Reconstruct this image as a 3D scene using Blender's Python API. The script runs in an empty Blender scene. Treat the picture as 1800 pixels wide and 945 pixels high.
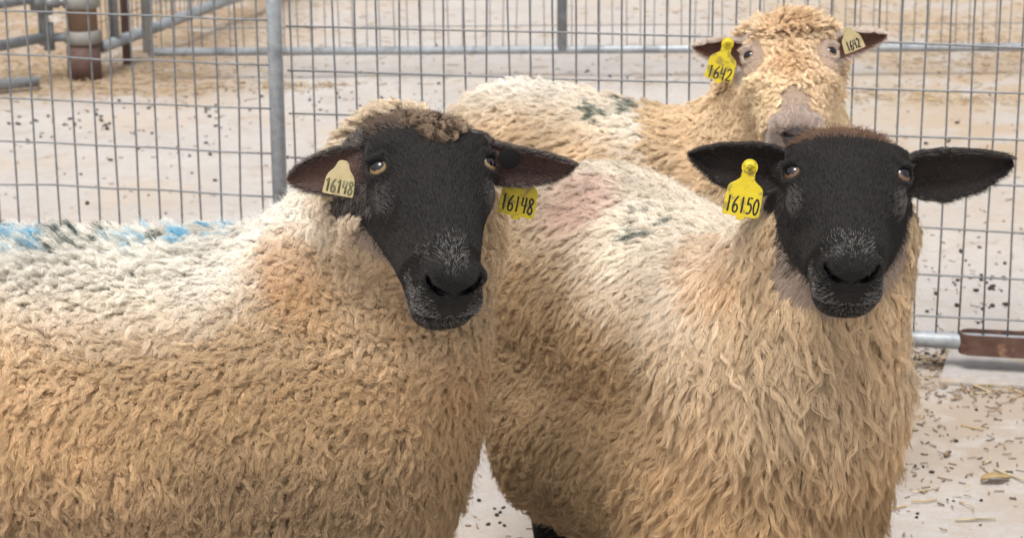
import bpy, math, random
import numpy as np
from mathutils import Vector, Matrix

random.seed(7)
rng = np.random.default_rng(7)
SC = bpy.context.scene
COL = SC.collection
rad = math.radians

# ------------------------------------------------------------------ camera
CAM_H = 1.48
PITCH, ROLL, FPX = rad(15.212), -0.0057, 3756.6
_R0 = np.array([1., 0, 0]); _U0 = np.array([0, math.sin(PITCH), math.cos(PITCH)]); _D = np.array([0, math.cos(PITCH), -math.sin(PITCH)])
CAM_R = math.cos(ROLL) * _R0 + math.sin(ROLL) * _U0
CAM_U = math.cos(ROLL) * _U0 - math.sin(ROLL) * _R0
CAM_P = np.array([0, 0, CAM_H])
cd = bpy.data.cameras.new("camera")
cam = bpy.data.objects.new("camera", cd); COL.objects.link(cam)
cd.sensor_width = 36.0
cd.lens = FPX / 1800 * 36
cd.clip_start = 0.05; cd.clip_end = 1000
cd.dof.use_dof = True
cd.dof.focus_distance = 2.72
cd.dof.aperture_fstop = 12.5
M = Matrix(((CAM_R[0], CAM_U[0], -_D[0], 0), (CAM_R[1], CAM_U[1], -_D[1], 0), (CAM_R[2], CAM_U[2], -_D[2], CAM_H), (0, 0, 0, 1)))
cam.matrix_world = M
SC.camera = cam

# ------------------------------------------------------------------ sky, sun, exposure (bright overcast)
SUN_EL, SUN_AZ = rad(66), rad(200)      # azimuth clockwise from +Y: sun high, behind the photographer's left
w = bpy.data.worlds.new("World"); SC.world = w; w.use_nodes = True
nt = w.node_tree; nt.nodes.clear()
out = nt.nodes.new("ShaderNodeOutputWorld"); bg = nt.nodes.new("ShaderNodeBackground")
sky = nt.nodes.new("ShaderNodeTexSky"); sky.sky_type = 'NISHITA'; sky.sun_disc = False
sky.sun_elevation = SUN_EL; sky.sun_rotation = SUN_AZ
sky.dust_density = 4.0; sky.air_density = 1.0
hsv = nt.nodes.new("ShaderNodeHueSaturation"); hsv.inputs['Saturation'].default_value = 0.12
nt.links.new(sky.outputs[0], hsv.inputs['Color']); nt.links.new(hsv.outputs[0], bg.inputs[0]); nt.links.new(bg.outputs[0], out.inputs[0])
bg.inputs[1].default_value = 0.15
sd = bpy.data.lights.new("sun", 'SUN'); sd.energy = 1.7; sd.angle = rad(22); sd.color = (1.0, 0.96, 0.9)
sun = bpy.data.objects.new("sun", sd); COL.objects.link(sun)
sdir = Vector((math.sin(SUN_AZ) * math.cos(SUN_EL), math.cos(SUN_AZ) * math.cos(SUN_EL), math.sin(SUN_EL)))
sun.rotation_euler = sdir.to_track_quat('Z', 'Y').to_euler()
sun.location = (0, 0, 6)
SC.view_settings.view_transform = 'Standard'; SC.view_settings.look = 'None'
SC.view_settings.gamma = 1.0; SC.view_settings.use_curve_mapping = False
SC.view_settings.exposure = 0.55
SC.render.engine = 'CYCLES'
SC.cycles.max_bounces = 6; SC.cycles.diffuse_bounces = 4; SC.cycles.transmission_bounces = 4
SC.cycles.use_denoising = True; SC.cycles.use_adaptive_sampling = False
SC.cycles_curves.shape = 'RIBBONS'


# ------------------------------------------------------------------ helpers
def A3(*v): return np.array(v, float)
def unit(v):
    v = np.asarray(v, float); return v / np.maximum(np.linalg.norm(v, axis=-1, keepdims=True), 1e-9)


def pix(px, py, Y):
    """world point seen at a place of the 1800 wide photograph, at world depth Y"""
    d = _D + CAM_R * (px - 900) / FPX + CAM_U * (472.5 - py) / FPX
    return CAM_P + d * (Y / d[1])


def setp(o, label=None, cat=None, group=None, kind=None):
    if label: o['label'] = label
    if cat: o['category'] = cat
    if group: o['group'] = group
    if kind: o['kind'] = kind
    return o


def empty(name, loc, rotz=0.0):
    o = bpy.data.objects.new(name, None); o.empty_display_size = 0.1
    o.location = loc; o.rotation_euler = (0, 0, rotz); COL.objects.link(o); return o


def mesh_obj(name, verts, faces, mat, parent=None, smooth=True, loc=None):
    me = bpy.data.meshes.new(name)
    me.from_pydata([tuple(v) for v in verts], [], [tuple(int(i) for i in f) for f in faces]); me.update()
    if smooth: me.polygons.foreach_set('use_smooth', [True] * len(me.polygons))
    if mat: me.materials.append(mat)
    o = bpy.data.objects.new(name, me); COL.objects.link(o)
    if parent: o.parent = parent
    if loc is not None: o.location = loc
    return o


class MB:
    """collects vertices and faces of one mesh"""
    def __init__(s): s.v = []; s.f = []
    def add(s, v, f):
        n = len(s.v); s.v.extend([tuple(x) for x in v]); s.f.extend([tuple(i + n for i in q) for q in f])
    def tube(s, pts, r, n=8, cap=True, rr=None):
        pts = [np.asarray(p, float) for p in pts]; V = []; F = []
        up = A3(0, 0, 1)
        prev = None
        for i, p in enumerate(pts):
            t = unit(pts[min(i + 1, len(pts) - 1)] - pts[max(i - 1, 0)])
            if prev is None:
                a = np.cross(t, up)
                if np.linalg.norm(a) < 1e-3: a = np.cross(t, A3(1, 0, 0))
            else:
                a = prev - t * np.dot(prev, t)
            a = unit(a); b = np.cross(t, a); prev = a
            ri = rr[i] if rr is not None else r
            for k in range(n):
                an = 2 * math.pi * k / n
                V.append(p + ri * (math.cos(an) * a + math.sin(an) * b))
        for i in range(len(pts) - 1):
            for k in range(n):
                F.append((i * n + k, i * n + (k + 1) % n, (i + 1) * n + (k + 1) % n, (i + 1) * n + k))
        if cap:
            F.append(tuple(range(n - 1, -1, -1))); m = (len(pts) - 1) * n; F.append(tuple(range(m, m + n)))
        s.add(V, F)
    def prism(s, poly, o, ex, ey, ez, d0, d1, bev=0.0):
        """polygon (2D) in the frame o, ex, ey extruded along ez from d0 to d1"""
        n = len(poly); P = np.array(poly, float); c = P.mean(0)
        rings = [(d0, 1.0), (d1, 1.0)] if not bev else [(d0, None), (d0 + bev, 1), (d1 - bev, 1), (d1, None)]
        V = []; F = []
        for d, k in rings:
            Q = P
            if k is None:
                di = c - P; L = np.linalg.norm(di, axis=1, keepdims=True); Q = P + di / L * bev
            for q in Q: V.append(o + ex * q[0] + ey * q[1] + ez * d)
        m = len(rings)
        for j in range(m - 1):
            for k in range(n): F.append((j * n + k, j * n + (k + 1) % n, (j + 1) * n + (k + 1) % n, (j + 1) * n + k))
        F.append(tuple(range(n - 1, -1, -1))); F.append(tuple(range((m - 1) * n, m * n)))
        s.add(V, F)
    def build(s, name, mat, parent=None, origin=None, smooth=True):
        v = np.array(s.v)
        if origin is not None: v = v - np.asarray(origin)
        return mesh_obj(name, v, s.f, mat, parent, smooth)


# ------------------------------------------------------------------ materials
def new_mat(name):
    m = bpy.data.materials.new(name); m.use_nodes = True
    nt = m.node_tree; b = nt.nodes['Principled BSDF']
    return m, nt, b


def noise_mat(name, c1, c2, scale=30, rough=0.6, metal=0.0, bump=0.0, c3=None, t3=0.62, s3=6, spec=0.5, detail=6):
    m, nt, b = new_mat(name)
    tc = nt.nodes.new('ShaderNodeTexCoord')
    n = nt.nodes.new('ShaderNodeTexNoise'); n.inputs['Scale'].default_value = scale; n.inputs['Detail'].default_value = detail
    nt.links.new(tc.outputs['Object'], n.inputs['Vector'])
    r = nt.nodes.new('ShaderNodeValToRGB'); r.color_ramp.elements[0].color = (*c1, 1); r.color_ramp.elements[1].color = (*c2, 1)
    r.color_ramp.elements[0].position = .3; r.color_ramp.elements[1].position = .7
    nt.links.new(n.outputs['Fac'], r.inputs['Fac']); colout = r.outputs['Color']
    if c3:
        n3 = nt.nodes.new('ShaderNodeTexNoise'); n3.inputs['Scale'].default_value = s3; n3.inputs['Detail'].default_value = 8
        nt.links.new(tc.outputs['Object'], n3.inputs['Vector'])
        r3 = nt.nodes.new('ShaderNodeValToRGB'); r3.color_ramp.elements[0].position = t3 - .04; r3.color_ramp.elements[1].position = t3 + .04
        nt.links.new(n3.outputs['Fac'], r3.inputs['Fac'])
        mx = nt.nodes.new('ShaderNodeMix'); mx.data_type = 'RGBA'; mx.inputs[7].default_value = (*c3, 1)
        nt.links.new(r3.outputs['Color'], mx.inputs[0]); nt.links.new(colout, mx.inputs[6]); colout = mx.outputs[2]
    nt.links.new(colout, b.inputs['Base Color'])
    b.inputs['Roughness'].default_value = rough; b.inputs['Metallic'].default_value = metal
    b.inputs['Specular IOR Level'].default_value = spec
    if bump:
        bp = nt.nodes.new('ShaderNodeBump'); bp.inputs['Strength'].default_value = bump; bp.inputs['Distance'].default_value = .002
        nt.links.new(n.outputs['Fac'], bp.inputs['Height']); nt.links.new(bp.outputs[0], b.inputs['Normal'])
    return m


def attr_mat(name, rough=0.9, spec=0.1, bump=0.0, bscale=400):
    m, nt, b = new_mat(name)
    a = nt.nodes.new('ShaderNodeAttribute'); a.attribute_name = 'col'
    nt.links.new(a.outputs['Color'], b.inputs['Base Color'])
    b.inputs['Roughness'].default_value = rough; b.inputs['Specular IOR Level'].default_value = spec
    if bump:
        tc = nt.nodes.new('ShaderNodeTexCoord'); n = nt.nodes.new('ShaderNodeTexNoise'); n.inputs['Scale'].default_value = bscale
        nt.links.new(tc.outputs['Object'], n.inputs['Vector'])
        bp = nt.nodes.new('ShaderNodeBump'); bp.inputs['Strength'].default_value = bump; bp.inputs['Distance'].default_value = .002
        nt.links.new(n.outputs['Fac'], bp.inputs['Height']); nt.links.new(bp.outputs[0], b.inputs['Normal'])
    return m


def hair_mat(name, transl=0.3, gloss=0.0, rough=0.4):
    m = bpy.data.materials.new(name); m.use_nodes = True; nt = m.node_tree; nt.nodes.clear()
    o = nt.nodes.new('ShaderNodeOutputMaterial'); a = nt.nodes.new('ShaderNodeAttribute'); a.attribute_name = 'col'
    d = nt.nodes.new('ShaderNodeBsdfDiffuse'); t = nt.nodes.new('ShaderNodeBsdfTranslucent'); mx = nt.nodes.new('ShaderNodeMixShader')
    nt.links.new(a.outputs['Color'], d.inputs[0]); nt.links.new(a.outputs['Color'], t.inputs[0])
    mx.inputs[0].default_value = transl
    nt.links.new(d.outputs[0], mx.inputs[1]); nt.links.new(t.outputs[0], mx.inputs[2]); last = mx.outputs[0]
    if gloss:
        g = nt.nodes.new('ShaderNodeBsdfHair'); g.component = 'Reflection'
        g.inputs['RoughnessU'].default_value = rough; g.inputs['RoughnessV'].default_value = 1.0; g.inputs['Offset'].default_value = -.1
        g.inputs['Color'].default_value = (1, .95, .90, 1)
        m2 = nt.nodes.new('ShaderNodeMixShader'); m2.inputs[0].default_value = gloss
        nt.links.new(last, m2.inputs[1]); nt.links.new(g.outputs[0], m2.inputs[2]); last = m2.outputs[0]
    nt.links.new(last, o.inputs[0])
    return m


def plain(name, c, rough=0.5, spec=0.5, coat=0.0):
    m, nt, b = new_mat(name)
    b.inputs['Base Color'].default_value = (*c, 1); b.inputs['Roughness'].default_value = rough
    b.inputs['Specular IOR Level'].default_value = spec; b.inputs['Coat Weight'].default_value = coat; b.inputs['Coat Roughness'].default_value = .03
    return m


MAT = {}
MAT['galv'] = noise_mat('galvanised_steel', (.27, .29, .31), (.38, .40, .42), 60, .5, .35, .15, c3=(.22, .235, .25), t3=.56, s3=9)
MAT['wire'] = noise_mat('galvanised_wire', (.15, .155, .16), (.24, .245, .25), 90, .55, .4, .1)
MAT['rust'] = noise_mat('rusty_steel', (.085, .042, .030), (.135, .075, .055), 40, .75, .15, .4, c3=(.26, .15, .09), t3=.64, s3=22)
MAT['rust_pipe'] = noise_mat('rusty_pipe', (.17, .105, .07), (.25, .165, .11), 14, .85, .05, .3, c3=(.30, .23, .18), t3=.6, s3=7)
MAT['tpost'] = noise_mat('painted_rust_post', (.075, .04, .033), (.12, .065, .05), 30, .7, 0, .2)
MAT['collar'] = noise_mat('pale_collar', (.20, .19, .17), (.28, .27, .245), 20, .7, .1, .1)
MAT['concrete'] = noise_mat('dusty_slab', (.30, .275, .26), (.39, .36, .34), 40, .95, 0, .4, c3=(.36, .29, .22), t3=.6, s3=8)
MAT['body'] = attr_mat('sheep_skin', .85, .14, .5)
_nt = MAT['body'].node_tree; _at = _nt.nodes.new('ShaderNodeAttribute'); _at.attribute_name = 'dry'; _nt.links.new(_at.outputs['Fac'], _nt.nodes['Principled BSDF'].inputs['Roughness'])
MAT['wool'] = hair_mat('wool_fibre', .20)
MAT['hair'] = hair_mat('short_coat_hair', .08, .055, .28)
MAT['eye'] = attr_mat('eyeball', .05, .45)
MAT['eye'].node_tree.nodes['Principled BSDF'].inputs['Coat Weight'].default_value = .15
MAT['tag_yellow'] = noise_mat('yellow_tag_plastic', (.56, .43, .012), (.64, .50, .02), 60, .45, 0, .05, c3=(.33, .25, .04), t3=.57, s3=75)
MAT['tag_beige'] = noise_mat('faded_tag_plastic', (.38, .30, .15), (.48, .395, .22), 80, .5, 0, .05, c3=(.30, .23, .10), t3=.63, s3=70)
MAT['ink'] = plain('black_marker', (.008, .008, .012), .45)
MAT['ink_olive'] = noise_mat('worn_print', (.10, .10, .05), (.17, .16, .08), 200, .6)
MAT['black_plastic'] = plain('black_stud_plastic', (.004, .004, .004), .9, .2)
MAT['dung'] = noise_mat('dry_droppings', (.022, .018, .015), (.05, .042, .036), 90, .9, 0, .5)


# ------------------------------------------------------------------ surface from a distance field
def surface_nets(F, xs, ys, zs):
    S = F < 0
    nx, ny, nz = F.shape
    c = np.zeros((nx - 1, ny - 1, nz - 1), np.int8)
    for dx in (0, 1):
        for dy in (0, 1):
            for dz in (0, 1):
                c += S[dx:nx - 1 + dx, dy:ny - 1 + dy, dz:nz - 1 + dz]
    act = (c > 0) & (c < 8)
    I, J, K = np.nonzero(act)
    idx = -np.ones(act.shape, np.int64); idx[I, J, K] = np.arange(len(I))
    acc = np.zeros((len(I), 3)); cnt = np.zeros(len(I))
    ax = (xs, ys, zs)
    for d in range(3):
        o = [e for e in range(3) if e != d]
        for a in (0, 1):
            for b in (0, 1):
                p0 = [I, J, K]; p0 = [q.copy() for q in p0]; p0[o[0]] += a; p0[o[1]] += b
                p1 = [q.copy() for q in p0]; p1[d] += 1
                f0 = F[tuple(p0)]; f1 = F[tuple(p1)]
                m = (f0 < 0) != (f1 < 0)
                t = np.where(m, f0 / np.where(m, f0 - f1, 1), 0)
                for e in range(3):
                    v0 = ax[e][p0[e]]; v1 = ax[e][p1[e]]
                    acc[:, e] += np.where(m, v0 + t * (v1 - v0), 0)
                cnt += m
    V = acc / cnt[:, None]
    Q = []
    for d in range(3):
        o = [(d + 1) % 3, (d + 2) % 3]
        sl0 = [slice(None)] * 3; sl1 = [slice(None)] * 3
        sl0[d] = slice(0, -1); sl1[d] = slice(1, None)
        for e in o: sl0[e] = slice(1, -1); sl1[e] = slice(1, -1)
        s0 = S[tuple(sl0)]; s1 = S[tuple(sl1)]
        m = np.nonzero(s0 != s1)
        flip = s1[m]
        base = [m[0].copy(), m[1].copy(), m[2].copy()]
        for e in o: base[e] = base[e] + 1
        def cell(a, b):
            q = [x.copy() for x in base]; q[o[0]] -= a; q[o[1]] -= b
            return idx[tuple(q)]
        q = np.stack([cell(1, 1), cell(0, 1), cell(0, 0), cell(1, 0)], 1)
        q[flip] = q[flip][:, ::-1]
        Q.append(q)
    return V, np.concatenate(Q)


def smin(a, b, k):
    h = np.clip(.5 + .5 * (b - a) / k, 0, 1)
    return b + (a - b) * h - k * h * (1 - h)


def smax(a, b, k): return -smin(-a, -b, k)


def vnormals(V, Q):
    n = np.cross(V[Q[:, 2]] - V[Q[:, 0]], V[Q[:, 3]] - V[Q[:, 1]])
    N = np.zeros_like(V)
    for k in range(4):
        for e in range(3): N[:, e] += np.bincount(Q[:, k], n[:, e], len(V))
    return unit(N)


class Waves:
    """smooth pseudo-noise: a sum of sines, roughly within -1..1"""
    def __init__(s, scale, seed, n=9):
        r = np.random.default_rng(seed); s.k = unit(r.normal(size=(n, 3))) * scale * r.uniform(.6, 1.7, (n, 1)); s.p = r.uniform(0, 6.28, n)
    def __call__(s, P): return np.sin(P @ s.k.T + s.p).sum(1) / math.sqrt(len(s.p)) * .9


# head tables: along the face a (eyes at 0, nose at +), surface heights u (out of the face) and half width
HA = np.array([-.082, -.078, -.065, -.045, -.02, .0, .03, .06, .09, .115, .135, .150, .162, .171, .175])
HT = np.array([-.022, -.005, .018, .035, .045, .048, .049, .049, .048, .047, .044, .038, .027, .008, -.014])
HB = np.array([-.040, -.058, -.085, -.108, -.120, -.122, -.116, -.102, -.088, -.080, -.077, -.076, -.071, -.058, -.034])
HW = np.array([.012, .040, .062, .074, .0765, .0745, .0710, .0640, .0545, .0485, .0460, .0442, .0405, .0290, .011])


def head_frame(h):
    yaw, phi, roll = rad(h['yaw']), rad(h['phi']), rad(h['roll'])
    m = A3(math.sin(yaw), -math.cos(yaw), 0); z = A3(0, 0, 1); R = A3(math.cos(yaw), math.sin(yaw), 0)
    z2 = z * math.cos(roll) + R * math.sin(roll); R2 = R * math.cos(roll) - z * math.sin(roll)
    A = m * math.cos(phi) - z2 * math.sin(phi); U = m * math.sin(phi) + z2 * math.cos(phi)
    return R2, A, U


def hit(V, N, px, py):
    """the point of the skin first met by the view ray through a place of the photograph"""
    d = unit(_D + CAM_R * (px - 900) / FPX + CAM_U * (472.5 - py) / FPX); q = V - CAM_P; t = q @ d
    o = np.linalg.norm(q - t[:, None] * d, axis=1); m = o < max(.012, o.min() + .004)
    return V[m][np.argmin(t[m])]


def build_sheep(c):
    """one sheep: skin as one continuous surface, fleece, short hair, eyes and ear tags as its parts"""
    base = np.array(c['base'])
    h = c['head']; HO = np.array(h['o']); hs = h.get('s', 1.0)
    R, A, U = head_frame(h)
    la = h.get('la', 1.0)
    def loc(P):
        q = P - HO; return np.stack([q @ R, q @ A / la, q @ U], -1) / hs
    def hw(r, a, u): return HO + hs * (r * R + a * la * A + u * U)

    # -- grid: fine round the head, coarse elsewhere
    lo, hi = np.array(c['lo']), np.array(c['hi'])
    fl, fh = HO - np.array([.27, .16, .22]) * 1.0, HO + np.array([.27, .19, .13])
    def axis(l, f0, f1, h_, fine, coarse):
        f0, f1 = max(l, f0), min(h_, f1)
        p = [np.arange(f0, f1, fine)]
        if f0 - l > coarse: p.insert(0, np.linspace(l, f0, int((f0 - l) / coarse) + 1)[:-1])
        if h_ - f1 > coarse: p.append(np.linspace(p[-1][-1] + fine, h_, int((h_ - f1) / coarse) + 1))
        return np.concatenate(p)
    ax = [axis(lo[e], fl[e], fh[e], hi[e], c.get('fine', .003), .013) for e in range(3)]
    xs, ys, zs = ax
    F = np.full((len(xs), len(ys), len(zs)), .5, np.float32)

    def sub(bl, bh, fn, k, op='min'):
        sl = tuple(slice(max(0, np.searchsorted(ax[e], bl[e]) - 1), np.searchsorted(ax[e], bh[e]) + 1) for e in range(3))
        X, Y, Z = np.meshgrid(xs[sl[0]].astype(np.float32), ys[sl[1]].astype(np.float32), zs[sl[2]].astype(np.float32), indexing='ij')
        if X.size == 0: return
        d = fn(X, Y, Z)
        F[sl] = smin(F[sl], d, k) if op == 'min' else smax(F[sl], -d, k)

    def cone(a, b, ra, rb, k=.05, op='min', sy=1.0):
        a, b = np.asarray(a, float), np.asarray(b, float); ab = b - a; L2 = float(ab @ ab) + 1e-12
        m = max(ra, rb) * max(1, sy) + k + .03
        def fn(X, Y, Z):
            t = np.clip(((X - a[0]) * ab[0] + (Y - a[1]) * ab[1] + (Z - a[2]) * ab[2]) / L2, 0, 1)
            return np.sqrt((X - a[0] - t * ab[0]) ** 2 + (Y - a[1] - t * ab[1]) ** 2 + (Z - a[2] - t * ab[2]) ** 2) - (ra + (rb - ra) * t)
        sub(np.minimum(a, b) - m, np.maximum(a, b) + m, fn, k, op)

    def ellip(o, axs, rads, k, op='min'):
        m = max(rads) + k + .02
        def fn(X, Y, Z):
            q = [((X - o[0]) * e[0] + (Y - o[1]) * e[1] + (Z - o[2]) * e[2]) for e in axs]
            rr = np.sqrt(sum((q[i] / rads[i]) ** 2 for i in range(3)))
            return ((rr - 1) * min(rads)).astype(np.float32)
        sub(np.asarray(o) - m, np.asarray(o) + m, fn, k, op)

    # -- trunk, neck, legs
    for p in c['prims']: cone(*p)
    if 'noise' in c:
        wv = Waves(22, 5)
    # -- head
    def headfn(X, Y, Z):
        qx, qy, qz = X - HO[0], Y - HO[1], Z - HO[2]
        r = np.abs(qx * R[0] + qy * R[1] + qz * R[2]) / hs; a = (qx * A[0] + qy * A[1] + qz * A[2]) / hs / la; u = (qx * U[0] + qy * U[1] + qz * U[2]) / hs
        ac = np.clip(a, HA[0], HA[-1])
        t = np.interp(ac, HA, HT); b = np.interp(ac, HA, HB); w_ = np.interp(ac, HA, HW)
        uc = t * .45 + b * .55; hh = np.where(u > uc, t - uc, uc - b)
        v = (u - uc) / hh
        mz = np.clip((ac - .005) / .07, 0, 1) * (1 - np.clip((ac - .12) / .03, 0, 1) * .75)
        we = w_ * (1 - .21 * mz * np.clip(v, 0, 1)) * (1 - .12 * np.clip((ac - .1) / .05, 0, 1) * np.clip(-v, 0, 1))
        pw = 2.5
        rho = ((r / we) ** pw + np.abs(v) ** pw) ** (1 / pw)
        d = (rho - 1) * np.minimum(we, hh) * .9
        d = np.where(np.abs(a - ac) > 0, np.sqrt(np.maximum(d, 0) ** 2 + (a - ac) ** 2) , d)
        return (d * hs).astype(np.float32)
    sub(HO - .26, HO + .26, headfn, .035)
    eyes = []
    for s in (-1, 1):
        ec = hw(s * .0640, .0, .015)
        ed = unit(s * .58 * R + .80 * U + .04 * A); ev = unit(-A + ed * float(ed @ A)); eh = np.cross(ev, ed)
        # brow ridge, cheek bone, eyelids, opening
        ellip(hw(s * .060, -.026, .020), (R, A, U), (.018 * hs, .014 * hs, .016 * hs), .02)
        ellip(hw(s * .062, .030, .004), (R, A, U), (.012 * hs, .020 * hs, .018 * hs), .02)
        ellip(ec, (ed, ev, eh), (.0190 * hs, .0175 * hs, .0195 * hs), .008)
        ellip(ec + ed * .020 * hs - ev * .0018, (ed, ev, eh), (.017 * hs, .0084 * hs, .0130 * hs), .0025, 'cut')
        cone(ec + ed * .0165 * hs + ev * .0120 * hs - eh * .012 * hs, ec + ed * .0165 * hs + ev * .0126 * hs + eh * .010 * hs, .0034 * hs, .0028 * hs, .006)
        eyes.append((ec, ed, ev, eh))
        ellip(hw(s * .029, .146, .034), (R, A, U), (.012 * hs, .013 * hs, .009 * hs), .014)
        # upper lip pads and lower lip
        ellip(hw(s * .021, .160, -.012), (R, A, U), (.019 * hs, .013 * hs, .017 * hs), .01)
    ellip(hw(0, .156, -.050), (R, A, U), (.026 * hs, .017 * hs, .016 * hs), .012)
    # mouth, groove of the upper lip and nostrils are cut from the front, each to its own depth
    cs, sn = math.cos(rad(60)), math.sin(rad(60))
    def cut(kind):
        bl, bh = HO + hs * .05 * R * 0 - .24, HO + .24
        sl = tuple(slice(max(0, np.searchsorted(ax[e], bl[e]) - 1), np.searchsorted(ax[e], bh[e]) + 1) for e in range(3))
        X, Y, Z = np.meshgrid(xs[sl[0]].astype(np.float32), ys[sl[1]].astype(np.float32), zs[sl[2]].astype(np.float32), indexing='ij')
        qx, qy, qz = X - HO[0], Y - HO[1], Z - HO[2]
        r = np.abs(qx * R[0] + qy * R[1] + qz * R[2]) / hs; a_ = (qx * A[0] + qy * A[1] + qz * A[2]) / hs / la; u = (qx * U[0] + qy * U[1] + qz * U[2]) / hs
        D = a_ * sn - u * cs; Fw = a_ * cs + u * sn; F0 = F[sl]
        if kind == 'mouth':
            um = -.020 - 1.5 * r ** 2 + np.clip(r - .03, 0, 1) * .3
            k = np.maximum(np.maximum(np.abs(u - um) - .0036 + .0045 * np.clip(r / .044, 0, 2) ** 4, .110 - a_), -F0 - .009)
        elif kind == 'groove':
            k = np.maximum(np.maximum(r - .0027, np.abs(u + .004) - .016), np.maximum(.12 - a_, -F0 - .0035))
        else:
            pl = [(.0325, .107, .0026, .010), (.0315, .112, .0040, .011), (.0255, .1205, .0042, .011), (.017, .1265, .0030, .008), (.004, .1310, .0022, .004)]
            k = np.full(r.shape, 1., np.float32)
            for (r0, d0, w0, e0), (r1_, d1, w1_, e1) in zip(pl[:-1], pl[1:]):
                vx, vy = r1_ - r0, d1 - d0; t = np.clip(((r - r0) * vx + (D - d0) * vy) / (vx * vx + vy * vy), 0, 1)
                dist = np.sqrt((r - r0 - t * vx) ** 2 + (D - d0 - t * vy) ** 2) - (w0 + (w1_ - w0) * t)
                k = np.minimum(k, np.maximum(np.maximum(dist, -F0 - (e0 + (e1 - e0) * t)), .02 - Fw))
        F[sl] = smax(F0, -(k * hs).astype(np.float32), .0012)
    for kd in ('mouth', 'groove', 'nostril'): cut(kd)
    # -- ears
    ears = []
    for e in c['ears']:
        b = np.array(e['base']); l = unit(e['tip'] - b); L = float(np.linalg.norm(e['tip'] - b))
        n = np.array(e['n'], float); n = unit(n - l * (n @ l)); wd = np.cross(n, l)
        if wd[2] < 0: wd = -wd
        tt, tp, bt = (np.array(x, float) for x in (e['t'], e['top'], e['bot']))
        def earco(P):
            q = P - b; return q @ l / L, q @ wd, q @ n
        def fn(X, Y, Z, b=b, l=l, n=n, wd=wd, L=L, tt=tt, tp=tp, bt=bt, e=e):
            q0, q1, q2 = X - b[0], Y - b[1], Z - b[2]
            t = (q0 * l[0] + q1 * l[1] + q2 * l[2]) / L; v = q0 * wd[0] + q1 * wd[1] + q2 * wd[2]; m = q0 * n[0] + q1 * n[1] + q2 * n[2]
            tc = np.clip(t, 0, 1); up = np.interp(tc, tt, tp); dn = np.interp(tc, tt, bt); mid = (up + dn) / 2; hh = np.maximum((up - dn) / 2, .001)
            q = np.clip((v - mid) / hh, -1.3, 1.3)
            cup = e.get('cup', .024) * (1 - .6 * tc) * (q ** 2 - .5) + .006 * np.clip(q, 0, 1.2) ** 3
            cup = cup + .0016 * np.sin(q * 9 + tc * 2) * (1 - tc)
            slope = e.get('cup', .024) * (1 - .6 * tc) * 2 * np.abs(q) / hh + .018 * np.clip(q, 0, 1.2) ** 2 / hh
            th = .0036 * np.sqrt(1 + np.minimum(slope, 2.2) ** 2)
            d1 = np.abs(m - cup) - th
            d2 = (np.abs(v - mid) - hh) * .8
            d3 = np.maximum(-t - .15, t - 1) * L
            return smax(smax(d1, d2, .004), d3, .004).astype(np.float32)
        m_ = .06
        sub(np.minimum(b, e['tip']) - m_, np.maximum(b, e['tip']) + m_, fn, .009)
        cone(b - l * .02, b + l * .012, .026, .014, .025)
        ears.append(dict(b=b, l=l, L=L, n=n, w=wd, tt=tt, tp=tp, bt=bt))
    V, Q = surface_nets(F, xs, ys, zs)
    N = vnormals(V, Q)
    c['mk'] = {k: hit(V, N, *v) for k, v in c.get('marks', {}).items()}
    LC = loc(V)

    def ear_t(P):
        """largest membership in an ear: (fraction along, height above the inner face, across) or -1"""
        best = np.full(len(P), -1.0); front = np.zeros(len(P)); acr = np.zeros(len(P))
        for e in ears:
            q = P - e['b']; t = q @ e['l'] / e['L']; v = q @ e['w']; m = q @ e['n']
            ok = (t > .06) & (t < 1.12) & (np.abs(m) < .045) & (np.abs(v) < .06)
            best = np.where(ok, t, best); front = np.where(ok, m, front)
            tc = np.clip(t, 0, 1); up = np.interp(tc, e['tt'], e['tp']); dn = np.interp(tc, e['tt'], e['bt'])
            acr = np.where(ok, (v - (up + dn) / 2) / np.maximum((up - dn) / 2, .004), acr)
        return best, acr
    EN = np.zeros(len(V))
    et, ea = ear_t(V)
    for e in ears:
        q = V - e['b']; EN = np.where((np.abs(q @ e['w']) < .06) & (q @ e['l'] / e['L'] > 0) & (q @ e['l'] / e['L'] < 1.1), N @ e['n'], EN)

    wool, colr = c['paint'](V, N, LC, et, ea, EN)        # wool amount 0..1 and skin colour
    me = bpy.data.meshes.new('body')
    Vl = (V - base).astype(np.float32)
    me.vertices.add(len(Vl)); me.vertices.foreach_set('co', Vl.ravel())
    me.loops.add(len(Q) * 4); me.loops.foreach_set('vertex_index', Q.ravel().astype(np.int32))
    me.polygons.add(len(Q)); me.polygons.foreach_set('loop_start', np.arange(0, len(Q) * 4, 4, dtype=np.int32)); me.polygons.foreach_set('loop_total', np.full(len(Q), 4, np.int32))
    me.polygons.foreach_set('use_smooth', np.ones(len(Q), bool))
    me.update(); me.validate()
    at = me.attributes.new('col', 'FLOAT_COLOR', 'POINT')
    at.data.foreach_set('color', np.concatenate([colr, np.ones((len(V), 1))], 1).astype(np.float32).ravel())
    ra_ = me.attributes.new('dry', 'FLOAT', 'POINT'); pad_ = (LC[:, 1] > .140) & (np.abs(LC[:, 0]) < .012 + .5 * np.clip(LC[:, 2] + .012, 0, .05)) & (LC[:, 2] > -.012) & (LC[:, 2] < .040) & (LC[:, 1] < .2)
    ra_.data.foreach_set('value', np.where(pad_, .38, .85).astype(np.float32))
    me.materials.append(MAT['body'])
    root = empty('sheep', tuple(base)); setp(root, c['label'], 'sheep', 'sheep standing in the wire pen')
    bo = bpy.data.objects.new('body', me); COL.objects.link(bo); bo.parent = root

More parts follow.
